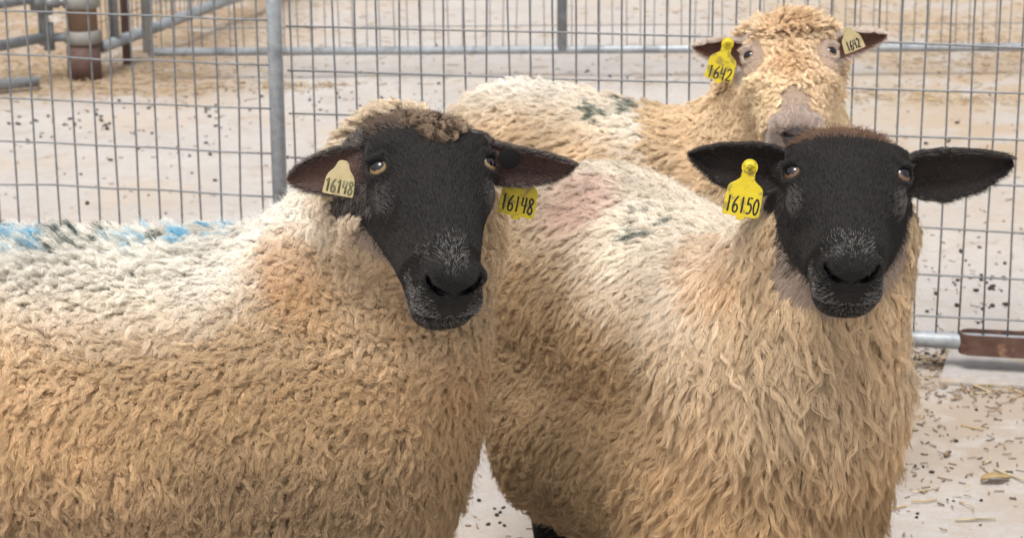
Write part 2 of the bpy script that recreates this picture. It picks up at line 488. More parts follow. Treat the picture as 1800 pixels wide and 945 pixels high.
    # -- eyeballs
    for ec, ed, ev, eh in eyes:
        r = .0163 * hs; n1, n2 = 40, 56; v = []; f = []; cl = []
        look = unit(ed + .15 * c.get('lookx', 0) * R)
        for i in range(n1 + 1):
            th = math.pi * i / n1
            for j in range(n2):
                an = 2 * math.pi * j / n2
                x, y, z = math.sin(th) * math.cos(an), math.sin(th) * math.sin(an), math.cos(th)
                bul = 1 + .07 * max(0, math.cos(th) - .75) / .25
                v.append(ec - base + r * bul * (x * eh + y * ev + z * ed))
                rr = math.sin(th) if z > 0 else 1.0
                pup = math.hypot(x / .56, (y - .05) / .42) if z > 0 else 9
                if pup < 1 and z > 0: k = (.004, .004, .006)
                elif rr < .78:
                    g = .75 + .5 * abs(math.sin(an * 13)) * .4
                    k = tuple(q * g for q in c['iris'])
                elif rr < .86: k = (.02, .014, .010)
                else: k = (.10, .07, .05)
                cl.append((*k, 1))
        for i in range(n1):
            for j in range(n2): f.append((i * n2 + j, i * n2 + (j + 1) % n2, (i + 1) * n2 + (j + 1) % n2, (i + 1) * n2 + j))
        eo = mesh_obj('eye', v, f, MAT['eye'], root)
        ca = eo.data.attributes.new('col', 'FLOAT_COLOR', 'POINT'); ca.data.foreach_set('color', np.array(cl, np.float32).ravel())

    # -- sampling of roots on the skin
    tri = np.concatenate([Q[:, [0, 1, 2]], Q[:, [0, 2, 3]]])
    area = .5 * np.linalg.norm(np.cross(V[tri[:, 1]] - V[tri[:, 0]], V[tri[:, 2]] - V[tri[:, 0]]), axis=1)
    def sample(wt, n):
        p = area * wt[tri].mean(1); p = p / p.sum()
        ti = rng.choice(len(tri), n, p=p)
        r1 = np.sqrt(rng.random(n)); r2 = rng.random(n)
        bc = np.stack([1 - r1, r1 * (1 - r2), r1 * r2], 1)
        P = (V[tri[ti]] * bc[:, :, None]).sum(1); NN = unit((N[tri[ti]] * bc[:, :, None]).sum(1))
        W_ = (wool[tri[ti]] * bc).sum(1)
        return P, NN, W_
    tocam = unit(CAM_P - V); fac = (N * tocam).sum(1)
    # -- fleece
    spots = wool > .5
    P, NN, _ = sample(spots * np.where(fac > -.3, 1., .12), c['cand'])
    sp = c['spacing'](P)
    key = np.floor((P + rng.normal(size=3)) / sp[:, None] + rng.random(3)).astype(np.int64)
    key = key[:, 0] * 73856093 ^ key[:, 1] * 19349663 ^ key[:, 2] * 83492791
    _, ui = np.unique(key, return_index=True)
    ui = ui[np.argsort(ui)]
    P, NN, sp = P[ui], NN[ui], sp[ui]
    fl_ = c['flow'](P, NN, loc(P))        # dict: f, L, lift, col (n,3), curl, m
    make_fleece('fleece', P - base, NN, sp, fl_, root, c['seed'])
    # -- short hair
    sh = (wool < .5) * np.where(fac > -.4, 1., .1)
    lc = LC; ish = (np.abs(lc[:, 1]) < .3) & (np.linalg.norm(V - HO, axis=1) < .32)
    P, NN, _ = sample(sh * ish + 1e-9, c.get('nhair', 60000))
    keep = np.ones(len(P), bool)
    for ec, ed, ev, eh in eyes:
        q = P - ec; z = q @ ed
        keep &= ~((z > .004 * hs) & ((q @ ev / (.0085 * hs)) ** 2 + (q @ eh / (.0120 * hs)) ** 2 < 1))
    P, NN = P[keep], NN[keep]
    et2, ea2 = ear_t(P); en2 = np.zeros(len(P))
    for e in ears:
        q = P - e['b']; en2 = np.where((np.abs(q @ e['w']) < .06) & (q @ e['l'] / e['L'] > 0) & (q @ e['l'] / e['L'] < 1.1), NN @ e['n'], en2)
    sh = c['coat'](P, NN, loc(P), et2, ea2, en2, (R, A, U), ears)
    make_coat('face_hair', P - base, NN, sh, root)
    c['R'], c['A'], c['U'], c['hw'] = R, A, U, hw
    return root


def curves_obj(name, pts, rads, cols, mat, parent):
    """pts (n, m, 3)  rads (n, m)  cols (n, m, 3)"""
    n, m = pts.shape[:2]
    hc = bpy.data.hair_curves.new(name)
    hc.add_curves([m] * n)
    hc.attributes['position'].data.foreach_set('vector', pts.astype(np.float32).ravel())
    ra = hc.attributes.get('radius') or hc.attributes.new('radius', 'FLOAT', 'POINT')
    ra.data.foreach_set('value', rads.astype(np.float32).ravel())
    ca = hc.attributes.new('col', 'FLOAT_COLOR', 'POINT')
    ca.data.foreach_set('color', np.concatenate([cols, np.ones((n, m, 1))], 2).astype(np.float32).ravel())
    hc.materials.append(mat)
    o = bpy.data.objects.new(name, hc); COL.objects.link(o); o.parent = parent
    return o


def tangent(f, n):
    return f - n * (f * n).sum(1, keepdims=True)


def make_fleece(name, P, N, sp, fl, parent, seed):
    r = np.random.default_rng(seed)
    n = len(P); m = 9; H = fl.get('hairs', 20)
    t = np.linspace(0, 1, m)
    f = unit(tangent(fl['f'], N)); b = np.cross(N, f)
    sp = sp * np.exp(r.normal(size=n) * .28); L = fl['L'] * r.uniform(.7, 1.35, n); lift = fl['lift'] * r.uniform(.7, 1.3, n)
    # random turn of each lock in the tangent plane
    an = r.normal(size=n) * fl['turn']; f2 = f * np.cos(an)[:, None] + b * np.sin(an)[:, None]; b2 = np.cross(N, f2)
    T = t[None, :, None]
    big = sp[:, None] * fl.get('clump', 2.3) * A3(1, 1, fl.get('tall', 1.5))
    cells = np.floor(P / np.median(big, axis=0) + .35 * r.normal(size=P.shape)).astype(np.int64); ck = cells[:, 0] * 73856093 ^ cells[:, 1] * 19349663 ^ cells[:, 2] * 83492791
    _, inv = np.unique(ck, return_inverse=True); cnt = np.bincount(inv); mean = np.stack([np.bincount(inv, P[:, e]) / cnt for e in range(3)], 1)[inv]
    pull = tangent(mean - P, N); pl = np.linalg.norm(pull, axis=1, keepdims=True); pull = pull * np.minimum(1, .02 / np.maximum(pl, 1e-6))
    rise = lift[:, None, None] * (1 - (1 - T) ** 2.0)
    lie = (T ** 1.25)
    ph = r.uniform(0, 6.28, n); wl = fl['crimp'] * r.uniform(.7, 1.4, n); amp = fl['amp'] * r.uniform(.5, 1.5, n)
    cr = (amp[:, None] * T[..., 0]) * np.sin(ph[:, None] + T[..., 0] * L[:, None] / wl[:, None] * 6.28)
    cr2 = (amp[:, None] * .7 * T[..., 0]) * np.cos(ph[:, None] * 1.7 + T[..., 0] * L[:, None] / wl[:, None] * 6.28)
    sag = -fl['sag'][:, None, None] * T ** 2 * A3(0, 0, 1)
    C = P[:, None, :] + N[:, None, :] * (L[:, None, None] * rise) + f2[:, None, :] * (L[:, None, None] * lie) + sag * L[:, None, None]
    C = C + b2[:, None, :] * cr[..., None] + N[:, None, :] * cr2[..., None] + pull[:, None, :] * np.broadcast_to(fl.get('pull', .6), (n,))[:, None, None] * T ** 1.2
    # fibres of the lock
    ang = r.uniform(0, 6.28, (n, H)); rho = np.sqrt(r.random((n, H))) * sp[:, None] * .70
    o1 = rho * np.cos(ang); o2 = rho * np.sin(ang)
    shrink = 1 - (1 - fl['tip'][:, None, None]) * (t[None, None, :] ** .8)            # n,1,m
    wob = r.normal(size=(n, H, 1)) * .0012; wob2 = r.normal(size=(n, H, 1)) * .0012
    wp = r.uniform(0, 6.28, (n, H, 1)); wf = r.uniform(3, 8, (n, H, 1))
    wz = np.sin(wp + wf * t[None, None, :]) * t[None, None, :]
    a1 = o1[..., None] * shrink + wob * wz * 1.2; a2 = o2[..., None] * shrink + wob2 * wz * 1.2
    lenk = r.uniform(.82, 1.12, (n, H, 1, 1))
    X = P[:, None, None, :] + (C[:, None] - P[:, None, None, :]) * lenk
    X = X + f2[:, None, None, :] * a1[..., None] + b2[:, None, None, :] * a2[..., None]
    X[:, :, 0] -= N[:, None, :] * .004
    # a few stray fibres leave the lock
    st = r.random((n, H)) < fl.get('stray', .05)
    X += (st[..., None, None] * (t ** 1.5)[None, None, :, None]) * (r.normal(size=(n, H, 1, 3)) * .006 + N[:, None, None, :] * .004)
    rad_ = fl.get('rad', .00030) * r.uniform(.7, 1.25, (n, H, 1)) * np.where(st[..., None], .45, 1) * (1 - .55 * t[None, None, :] ** 3)
    fz = fl.get('frizz', 0)
    if fz:
        k_ = r.uniform(14, 30, (n, H, 1)); p1 = r.uniform(0, 6.28, (n, H, 1)); p2 = r.uniform(0, 6.28, (n, H, 1)); am = fz * .0011 * r.uniform(.3, 1.4, (n, H, 1)) * np.clip(t * 2.5, 0, 1)[None, None, :]
        X += f2[:, None, None, :] * 0 + b2[:, None, None, :] * (am * np.sin(p1 + k_ * t[None, None, :]))[..., None] + N[:, None, None, :] * (am * np.sin(p2 + k_ * .8 * t[None, None, :]))[..., None]
    colr = fl['col'][:, None, None, :] * r.uniform(.86, 1.12, (n, H, 1, 1)) * r.uniform(.9, 1.1, (n, 1, 1, 1))
    colr = np.broadcast_to(colr, (n, H, m, 3))
    if 'tipcol' in fl:
        k = fl['tipw'][:, None, None, None] * (np.clip((t - .25) / .4, 0, 1))[None, None, :, None]
        colr = colr * (1 - k) + fl['tipcol'][:, None, None, :] * k
    return curves_obj(name, X.reshape(n * H, m, 3), rad_.reshape(n * H, m), np.clip(colr, 0, .95).reshape(n * H, m, 3), MAT['wool'], parent)


def make_coat(name, P, N, sh, parent):
    r = np.random.default_rng(3)
    n = len(P); m = 4; t = np.linspace(0, 1, m)[None, :, None]
    f = unit(tangent(sh['f'] + r.normal(size=(n, 3)) * .16, N)); L = (sh['L'] * r.uniform(.6, 1.3, n))[:, None, None]
    X = P[:, None] + N[:, None] * L * sh['lift'][:, None, None] * (t - .35 * t ** 2) + f[:, None] * L * (t * .55 + .45 * t ** 2)
    X += r.normal(size=(n, 1, 3)) * (t ** 2) * L * .12
    X[:, 0] -= N * .001
    rad_ = np.broadcast_to(sh['rad'][:, None] * (1 - .6 * np.linspace(0, 1, m)[None]), (n, m))
    colr = np.broadcast_to((sh['col'] * r.uniform(.75, 1.25, (n, 1)))[:, None], (n, m, 3))
    return curves_obj(name, X, rad_, colr, MAT['hair'], parent)


def lerp(a, b, k): return np.asarray(a) * (1 - k[:, None]) + np.asarray(b) * k[:, None]
def sstep(x, a, b): return (lambda q: q * q * (3 - 2 * q))(np.clip((x - a) / (b - a), 0, 1))
#BODY
# ------------------------------------------------------------------ ground
def axis_lines(parts):
    a = []
    for lo, hi, n in parts: a += list(np.linspace(lo, hi, n, endpoint=False))
    return np.array(a + [parts[-1][1]])


gx = axis_lines([(-150, -10, 24), (-10, -3, 30), (-3, 3, 150), (3, 10, 30), (10, 150, 24)])
gy = axis_lines([(-20, 1.5, 20), (1.5, 6.5, 160), (6.5, 16, 110), (16, 40, 30), (40, 300, 30)])
GX, GY = np.meshgrid(gx, gy, indexing='ij')
GP = np.stack([GX.ravel(), GY.ravel(), np.zeros(GX.size)], 1)
w1, w2, w3 = Waves(2.2, 11), Waves(9, 12), Waves(30, 13)
gz = .006 * w1(GP) + .003 * w2(GP) + .0012 * w3(GP)


def ground_z(x, y):
    p = np.array([[x, y, 0.]]); return float(.006 * w1(p)[0] + .003 * w2(p)[0] + .0012 * w3(p)[0])


ny = len(gy)
gf = [(i * ny + j, (i + 1) * ny + j, (i + 1) * ny + j + 1, i * ny + j + 1) for i in range(len(gx) - 1) for j in range(ny - 1)]
GP[:, 2] = gz


def ground_material():
    m, nt, b = new_mat('pale_dusty_ground')
    tc = nt.nodes.new('ShaderNodeTexCoord')
    def noise(scale, detail=6, rough=.55, vec=None, dist=0.0):
        n = nt.nodes.new('ShaderNodeTexNoise'); n.inputs['Scale'].default_value = scale; n.inputs['Detail'].default_value = detail
        n.inputs['Roughness'].default_value = rough; n.inputs['Distortion'].default_value = dist
        nt.links.new(vec or tc.outputs['Object'], n.inputs['Vector']); return n.outputs['Fac']
    def ramp(f, p0, p1):
        r = nt.nodes.new('ShaderNodeMapRange'); r.interpolation_type = 'SMOOTHSTEP'; r.inputs[1].default_value = p0; r.inputs[2].default_value = p1
        nt.links.new(f, r.inputs[0]); return r.outputs[0]
    def mix(fac, a, bcol, k=1.0):
        x = nt.nodes.new('ShaderNodeMix'); x.data_type = 'RGBA'
        if k != 1.0:
            q = nt.nodes.new('ShaderNodeMath'); q.operation = 'MULTIPLY'; q.inputs[1].default_value = k; nt.links.new(fac, q.inputs[0]); fac = q.outputs[0]
        nt.links.new(fac, x.inputs[0])
        for s, v in ((6, a), (7, bcol)):
            if isinstance(v, tuple): x.inputs[s].default_value = (*v, 1)
            else: nt.links.new(v, x.inputs[s])
        return x.outputs[2]
    def region(x0, x1, y0, y1, soft):
        """1 inside a box of ground, with a soft noisy edge"""
        sp = nt.nodes.new('ShaderNodeSeparateXYZ'); nt.links.new(tc.outputs['Object'], sp.inputs[0])
        o = None
        for s, lo, hi in ((0, x0, x1), (1, y0, y1)):
            for e, sg in ((lo, 1), (hi, -1)):
                r = nt.nodes.new('ShaderNodeMapRange'); r.inputs[1].default_value = e - soft * sg; r.inputs[2].default_value = e + soft * sg
                nt.links.new(sp.outputs[s], r.inputs[0])
                if o is None: o = r.outputs[0]
                else:
                    q = nt.nodes.new('ShaderNodeMath'); q.operation = 'MULTIPLY'; nt.links.new(o, q.inputs[0]); nt.links.new(r.outputs[0], q.inputs[1]); o = q.outputs[0]
        return o
    def mul(a, bb):
        q = nt.nodes.new('ShaderNodeMath'); q.operation = 'MULTIPLY'; nt.links.new(a, q.inputs[0]); nt.links.new(bb, q.inputs[1]); return q.outputs[0]
    c = mix(noise(3), (.325, .298, .278), (.50, .472, .452))
    c = mix(ramp(noise(1.3, 8, .6), .48, .66), c, (.42, .34, .265), .6)
    c = mix(ramp(noise(30, 8, .7), .42, .70), c, (.36, .31, .27), .45)           # tan dust patches
    c = mix(ramp(noise(7, 8, .65, dist=.6), .54, .72), c, (.33, .27, .215), .75)
    c = mix(ramp(noise(14, 8, .7, dist=.4), .52, .66), c, (.37, .32, .275), .6)      # litter stains
    c = mix(ramp(noise(22, 6, .6), .64, .72), c, (.27, .215, .17), .7)
    c = mix(ramp(noise(80, 4, .6), .66, .74), c, (.22, .18, .15), .6)
    d = mul(region(-9, -1.05, 7.9, 12, .22), ramp(noise(4, 8, .65), .30, .52))
    c = mix(d, c, (.30, .21, .13), .85)
    d = mul(region(1.15, 9, 5.9, 12, .5), ramp(noise(3, 8, .65), .36, .54))
    c = mix(d, c, (.36, .27, .185), .85)
    d = mul(region(.62, 3.5, 3.9, 4.75, .12), ramp(noise(6, 8, .65), .36, .52))
    c = mix(d, c, (.33, .265, .205), .85)
    d = mul(region(.62, 3.5, 2.6, 4.1, .2), ramp(noise(9, 8, .7), .44, .60))
    c = mix(d, c, (.35, .29, .235), .6)
    fine = noise(240, 4, .6)
    c = mix(ramp(fine, .52, .70), c, (.30, .25, .205), .5)
    nt.links.new(c, b.inputs['Base Color'])
    b.inputs['Roughness'].default_value = .95; b.inputs['Specular IOR Level'].default_value = .15
    bp = nt.nodes.new('ShaderNodeBump'); bp.inputs['Strength'].default_value = .5; bp.inputs['Distance'].default_value = .004
    nt.links.new(noise(60, 8, .7), bp.inputs['Height']); nt.links.new(bp.outputs[0], b.inputs['Normal'])
    return m


g = mesh_obj('ground', GP, gf, ground_material()); setp(g, kind='structure')


# ------------------------------------------------------------------ wire fences
def wire_panel(label, P0, ang, dx, dz, c0, c1, zs, rails, stiles, zlo, ztop, wr=.0024, rr=.019, jit=.0018, sr=.0176):
    """a welded wire panel: P0 is column 0 on the ground line"""
    d = A3(math.cos(ang), math.sin(ang), 0); nrm = A3(-d[1], d[0], 0)
    at = lambda c, z: A3(P0[0], P0[1], 0) + d * dx * c + A3(0, 0, z)
    org = at((c0 + c1) / 2, 0)
    root = empty('wire_panel', tuple(org)); setp(root, label, 'fence')
    mb = MB(); r = np.random.default_rng(int(abs(P0[1] * 100)))
    for c in range(int(math.ceil(c0)), int(math.floor(c1)) + 1):
        j = r.normal(size=6) * jit; k = np.linspace(zlo, ztop, 6)
        mb.tube([at(c, z) + d * q for z, q in zip(k, j)], wr, 6)
    for z in zs:
        n = 9; j = r.normal(size=n) * jit
        mb.tube([at(c, z + q) - nrm * wr * 1.7 for c, q in zip(np.linspace(c0, c1, n), j)], wr, 6)
    mb.build('wire_mesh', MAT['wire'], root, org)
    for z in rails:
        m2 = MB(); m2.tube([at(c0, z) + nrm * .004, at(c1, z) + nrm * .004], rr, 14); m2.build('rail', MAT['galv'], root, org)
    for c in stiles:
        m2 = MB(); m2.tube([at(c, zlo), at(c, ztop + .02)], sr, 16); m2.build('upright', MAT['galv'], root, org)
    return root, at, d, nrm, org


aR = rad(-11.94)
rp, atR, dR, nR, oR = wire_panel('long wire mesh fence panel behind the three sheep, steel upright at its left end', (-.5012, 4.8464), aR, .0508, .1016, -.2, 52,
                 [.7386 - .1016 * (k - 1) for k in range(-4, 8)], [.076, 1.29], [-.78, 52.4], .076, 1.28)
# rusty strap looped round the bottom rail
mb = MB(); c0 = 30.05; hw_, th, R_ = .0235, .0048, .026
path = []
for k in range(0, 13):
    an = math.pi / 2 + math.pi * k / 12
    path.append((R_ * math.cos(an), R_ * math.sin(an)))
path = [(.30, R_)] + path + [(.30, -R_)]
V = []; F = []
for i, p in enumerate(path):
    q0 = path[max(i - 1, 0)]; q1 = path[min(i + 1, len(path) - 1)]
    t = unit(A3(q1[0] - q0[0], q1[1] - q0[1], 0)); nn = A3(-t[1], t[0], 0)
    for sgn, z in ((-1, -hw_), (-1, hw_), (1, hw_), (1, -hw_)):
        x, y = p[0] + sgn * nn[0] * th / 2, p[1] + sgn * nn[1] * th / 2
        V.append(atR(c0, .076 + z) + dR * (x + .026) + nR * y)
for i in range(len(path) - 1):
    for k in range(4): F.append((i * 4 + k, i * 4 + (k + 1) % 4, (i + 1) * 4 + (k + 1) % 4, (i + 1) * 4 + k))
F += [(3, 2, 1, 0), tuple(len(V) - 4 + k for k in range(4))]
mb.add(V, F); so = mb.build('strap', MAT['rust'], rp, oR, smooth=False); so['label'] = 'rusty flat steel strap looped round the bottom rail'
bv = so.modifiers.new('bevel', 'BEVEL'); bv.width = .0012; bv.segments = 2; bv.limit_method = 'ANGLE'
k_ = 1.018
wire_panel('wire mesh fence panel with bare ground behind it, left of the steel upright', (-1.1631 * k_, 4.9128 * k_), rad(-13.51), .0508 * k_, .1016 * k_, -9, 12.75,
           [1.48 - .7137 * k_ - .1016 * k_ * (k - 1) for k in range(-4, 8)], [.076, 1.29], [-9.3], .08, 1.28)
# far panel
wire_panel('distant blurred wire fence panel on a low pipe rail beyond the nearer fence', (-1.42, 8.3), 0.0, .0535, .108, 0, 96,
           [.205, .313, .421, .529, .637, .745, .853, .961], [.11, 1.1], [0, 30.3, 96.4], .11, 1.08, .0021, .0165, sr=.02)

# ------------------------------------------------------------------ gate post, gates, T-post at the far left
pc = pix(150, 138, 8.35); pc[2] = 0
root = empty('gate_post', tuple(pc)); setp(root, 'thick rusty pipe gate post with pale collars at the far left', 'post')
m = MB(); m.tube([(0, 0, -.02), (0, 0, 1.5)], .060, 24); o = m.build('pipe', MAT['rust_pipe'], root)
m = MB(); m.tube([(0, 0, -.01), (0, 0, .13)], .066, 24); o = m.build('pipe_foot', MAT['tpost'], root)
for z in (.165, .305, 1.2):
    m = MB(); m.tube([(0, 0, z - .026), (0, 0, z - .022), (0, 0, z + .022), (0, 0, z + .026)], .07, 24, rr=[.066, .071, .071, .066]); m.build('collar', MAT['collar'], root)
    m = MB(); m.tube([(-.13, -.02, z - .05), (-.13, -.02, z + .06)], .022, 14); m.tube([(-.13, -.02, z), (0, 0, z)], .018, 10); m.build('hinge', MAT['galv'], root)

gc = pix(78, 66, 8.3); gcz = gc[2]; gc = A3(gc[0], gc[1], 0)
root = empty('pipe_gate', tuple(gc)); setp(root, 'galvanised pipe gate hung left of the rusty post', 'gate')
gd = unit(A3(-.55, -.83, 0))
m = MB(); m.tube([(0, 0, gcz), gd * 3 + A3(0, 0, gcz)], .021, 14); m.build('rail', MAT['galv'], root)
m = MB(); m.tube([(0, 0, gcz + .155), gd * 3 + A3(0, 0, gcz + .155)], .017, 14); m.build('rail', MAT['galv'], root)
m = MB(); m.tube([(0, 0, gcz + .9), gd * 3 + A3(0, 0, gcz + .9)], .021, 14); m.build('rail', MAT['galv'], root)
m = MB(); m.tube([(.0, 0, gcz - .03), (0, 0, gcz + .95)], .021, 14); m.build('upright', MAT['galv'], root)
m = MB(); m.tube([gd * 2.98 + A3(0, 0, gcz - .03), gd * 2.98 + A3(0, 0, gcz + .95)], .021, 14); m.build('upright', MAT['galv'], root)
m = MB(); m.tube([(-.008, -.028, .28), (-.008, -.028, .36)], .034, 12); m.tube([(-.008, -.028, .31), (.07, -.02, .31)], .022, 8); m.build('clamp', MAT['wire'], root)

lp = pix(66, 119, 8.12); lp[2] = .03
m = MB(); d_ = unit(A3(-.9, -.43, 0)); m.tube([(0, 0, 0), d_ * 2.2], .021, 14); o = m.build('loose_pipe', MAT['galv']); o.location = tuple(lp)
setp(o, 'grey pipe lying on the straw below the gate at left', 'pipe')

# panel running away behind the rusty post
b0 = pix(180, 83, 8.4); b1 = pix(405, -1, 9.75)
root = empty('pipe_gate', (b0[0], b0[1], 0)); setp(root, 'open gate of white pipe and fine mesh swung back from the rusty post', 'gate')
dd = A3(b1[0] - b0[0], b1[1] - b0[1], 0); LB = np.linalg.norm(dd) * 2.0; dd = unit(dd); zb = b0[2]; slope = (b1[2] - b0[2]) / np.linalg.norm((b1 - b0)[:2])
m = MB(); m.tube([(0, 0, zb), dd * LB + A3(0, 0, zb + slope * LB)], .024, 14); m.build('rail', MAT['galv'], root)
m = MB(); m.tube([(0, 0, zb + .9), dd * LB + A3(0, 0, zb + .9 + slope * LB)], .024, 14); m.build('rail', MAT['galv'], root)
m = MB(); m.tube([dd * .12 + A3(0, 0, zb), dd * .12 + A3(0, 0, zb + .9)], .02, 14); m.build('upright', MAT['galv'], root)
m = MB()
for k in range(int(LB / .05)): m.tube([dd * .05 * k + A3(0, 0, zb + slope * .05 * k), dd * .05 * k + A3(0, 0, zb + .9 + slope * .05 * k)], .002, 5)
for k in range(1, 9): m.tube([(0, 0, zb + .1 * k), dd * LB + A3(0, 0, zb + .1 * k + slope * LB)], .002, 5)
m.build('wire_mesh', MAT['wire'], root)

tp = pix(224, 109, 8.64)
root = empty('steel_post', (tp[0], tp[1], 0)); setp(root, 'dark red-brown steel post right of the thick rusty post', 'post')
m = MB(); w_ = .018; t_ = .004
m.prism([(-w_, -t_), (w_, -t_), (w_, t_), (t_, t_), (t_, .03), (-t_, .03), (-t_, t_), (-w_, t_)], A3(0, 0, 0), A3(1, 0, 0), A3(0, 1, 0), A3(0, 0, 1), -.02, 1.5)
m.build('shaft', MAT['tpost'], root, smooth=False)

# concrete pad under the fence at right
sc_ = [pix(1640, 668, 4.5), pix(1668, 622, 4.65), pix(1990, 612, 4.7), pix(1990, 672, 4.45)]
sv = []
for zz in (-.03, .016):
    for q, yy in zip(sc_, (4.44, 4.66, 4.62, 4.36)): sv.append((q[0], yy, zz))
sv = np.array(sv); o = mesh_obj('concrete_slab', sv, [(3, 2, 1, 0), (4, 5, 6, 7), (0, 1, 5, 4), (1, 2, 6, 5), (2, 3, 7, 6), (3, 0, 4, 7)], MAT['concrete'], smooth=False)
bv = o.modifiers.new('bevel', 'BEVEL'); bv.width = .006; bv.segments = 3
setp(o, kind='structure')


# ------------------------------------------------------------------ litter on the ground
def litter(name, spots, cols, seed, rmin, rmax, lmin, lmax, lift=.004):
    """thin bits of straw; spots: (x, y, sx, sy, count)"""
    r = np.random.default_rng(seed); mats = cols; parts = [MB() for _ in cols]
    for (x, y, sx, sy, n) in spots:
        for i in range(n):
            px, py = x + r.normal() * sx, y + r.normal() * sy
            if py < 2.3: continue
            L = r.uniform(lmin, lmax); R = r.uniform(rmin, rmax); an = r.uniform(0, 6.28); z = ground_z(px, py) + R + abs(r.normal()) * lift
            d = A3(math.cos(an), math.sin(an), r.normal() * .12) * L / 2; bend = A3(-d[1], d[0], 0) * r.normal() * .25
            k = r.integers(len(cols)); c = A3(px, py, z)
            parts[k].tube([c - d, c + bend, c + d], R, 4)
    vv = []; ff = []; mi = []
    for k, p in enumerate(parts):
        n = len(vv); vv += p.v; ff += [tuple(i + n for i in q) for q in p.f]; mi += [k] * len(p.f)
    o = mesh_obj(name, vv, ff, None, smooth=False)
    for c in mats: o.data.materials.append(c)
    o.data.polygons.foreach_set('material_index', mi); o.data.update()
    return setp(o, kind='stuff')


SB = [noise_mat('straw_pale', (.42, .34, .21), (.50, .42, .28), 50, .8), noise_mat('straw_gold', (.36, .25, .11), (.42, .30, .15), 50, .8), noise_mat('straw_brown', (.20, .13, .075), (.28, .19, .11), 50, .9)]
BR = [noise_mat('litter_brown', (.10, .07, .05), (.18, .13, .09), 50, .9), noise_mat('litter_grey', (.20, .165, .13), (.28, .23, .19), 50, .9), SB[2]]
gp = lambda px, py: (lambda q: (q[0], q[1]))(pix(px, py, CAM_H / math.tan(PITCH - math.atan((472.5 - py) / FPX))))
def spot(px, py, sx, sy, n): return (*gp(px, py), sx, sy, n)
litter('straw_litter', [spot(120, 130, .35, .22, 700), spot(60, 60, .5, .5, 500), spot(330, 50, .5, .6, 700), spot(300, 20, .6, .8, 500), spot(520, 148, .12, .05, 130), spot(260, 155, .3, .08, 200),
        spot(1700, 60, .5, .5, 700), spot(1760, 110, .3, .3, 300), spot(1540, 165, .2, .1, 120), spot(1740, 180, .3, .06, 220), spot(1300, 20, .4, .2, 120),
        spot(1770, 690, .10, .03, 60), spot(1640, 640, .15, .05, 50), spot(1700, 800, .3, .25, 40), spot(1100, 140, .3, .1, 50), spot(700, 130, .5, .2, 60), spot(1200, 100, .9, .6, 120)], SB, 21, .0008, .0018, .012, .06)
litter('ground_debris', [spot(300, 250, .8, .7, 260), spot(900, 130, 1.3, .8, 300), spot(1700, 350, .5, .8, 260), spot(1660, 640, .22, .06, 700), spot(1720, 690, .3, .07, 500), spot(1700, 800, .3, .3, 600), spot(880, 880, .2, .2, 120),
        spot(130, 120, .3, .2, 300), spot(1700, 90, .4, .6, 300), spot(1690, 500, .3, .3, 160)], BR, 22, .0007, .0020, .004, .020, .002)

# countable droppings
dm = None
r = np.random.default_rng(31)
drop = []
for (cx, cy, sx, sy, n) in [(150, 215, 45, 14, 26), (60, 215, 40, 18, 10), (250, 215, 30, 25, 9), (360, 200, 30, 22, 14), (300, 290, 130, 40, 16), (580, 170, 50, 16, 14), (440, 200, 40, 40, 8),
                         (1690, 500, 50, 40, 18), (1740, 510, 14, 14, 6), (1640, 635, 24, 10, 14), (1670, 660, 20, 14, 8), (1750, 560, 40, 20, 5), (1720, 250, 50, 50, 9), (1100, 110, 120, 30, 14), (860, 130, 60, 25, 8), (860, 890, 30, 30, 8), (1640, 860, 60, 50, 8)]:
    for i in range(n): drop.append((cx + r.normal() * sx, cy + r.normal() * sy))
for (px, py) in drop:
    if py > 940 or py < 40: continue
    x, y = gp(px, py)
    if dm is None:
        V = []; F = []
        n1, n2 = 8, 12
        for i in range(n1 + 1):
            th = math.pi * i / n1
            for j in range(n2):
                an = 2 * math.pi * j / n2; q = 1 + .12 * math.sin(3 * an + 2 * th) + .1 * math.cos(5 * th)
                V.append((.0085 * q * math.sin(th) * math.cos(an), .0070 * q * math.sin(th) * math.sin(an), .0065 * math.cos(th)))
        for i in range(n1):
            for j in range(n2): F.append((i * n2 + j, i * n2 + (j + 1) % n2, (i + 1) * n2 + (j + 1) % n2, (i + 1) * n2 + j))
        o = mesh_obj('dung_pellet', V, F, MAT['dung']); dm = o
    else:
        o = dm.copy(); COL.objects.link(o)
    s = r.uniform(.35, .8) * (.85 if y < 5 else 1.15)
    o.location = (x, y, ground_z(x, y) + .0045 * s); o.rotation_euler = (r.normal() * .3, r.normal() * .3, r.uniform(0, 6.28)); o.scale = (s * r.uniform(.8, 1.5), s, s * r.uniform(.7, 1))
    setp(o, 'small dark dropping lying on the pale ground of the pen', 'dropping', 'droppings scattered on the pale ground')

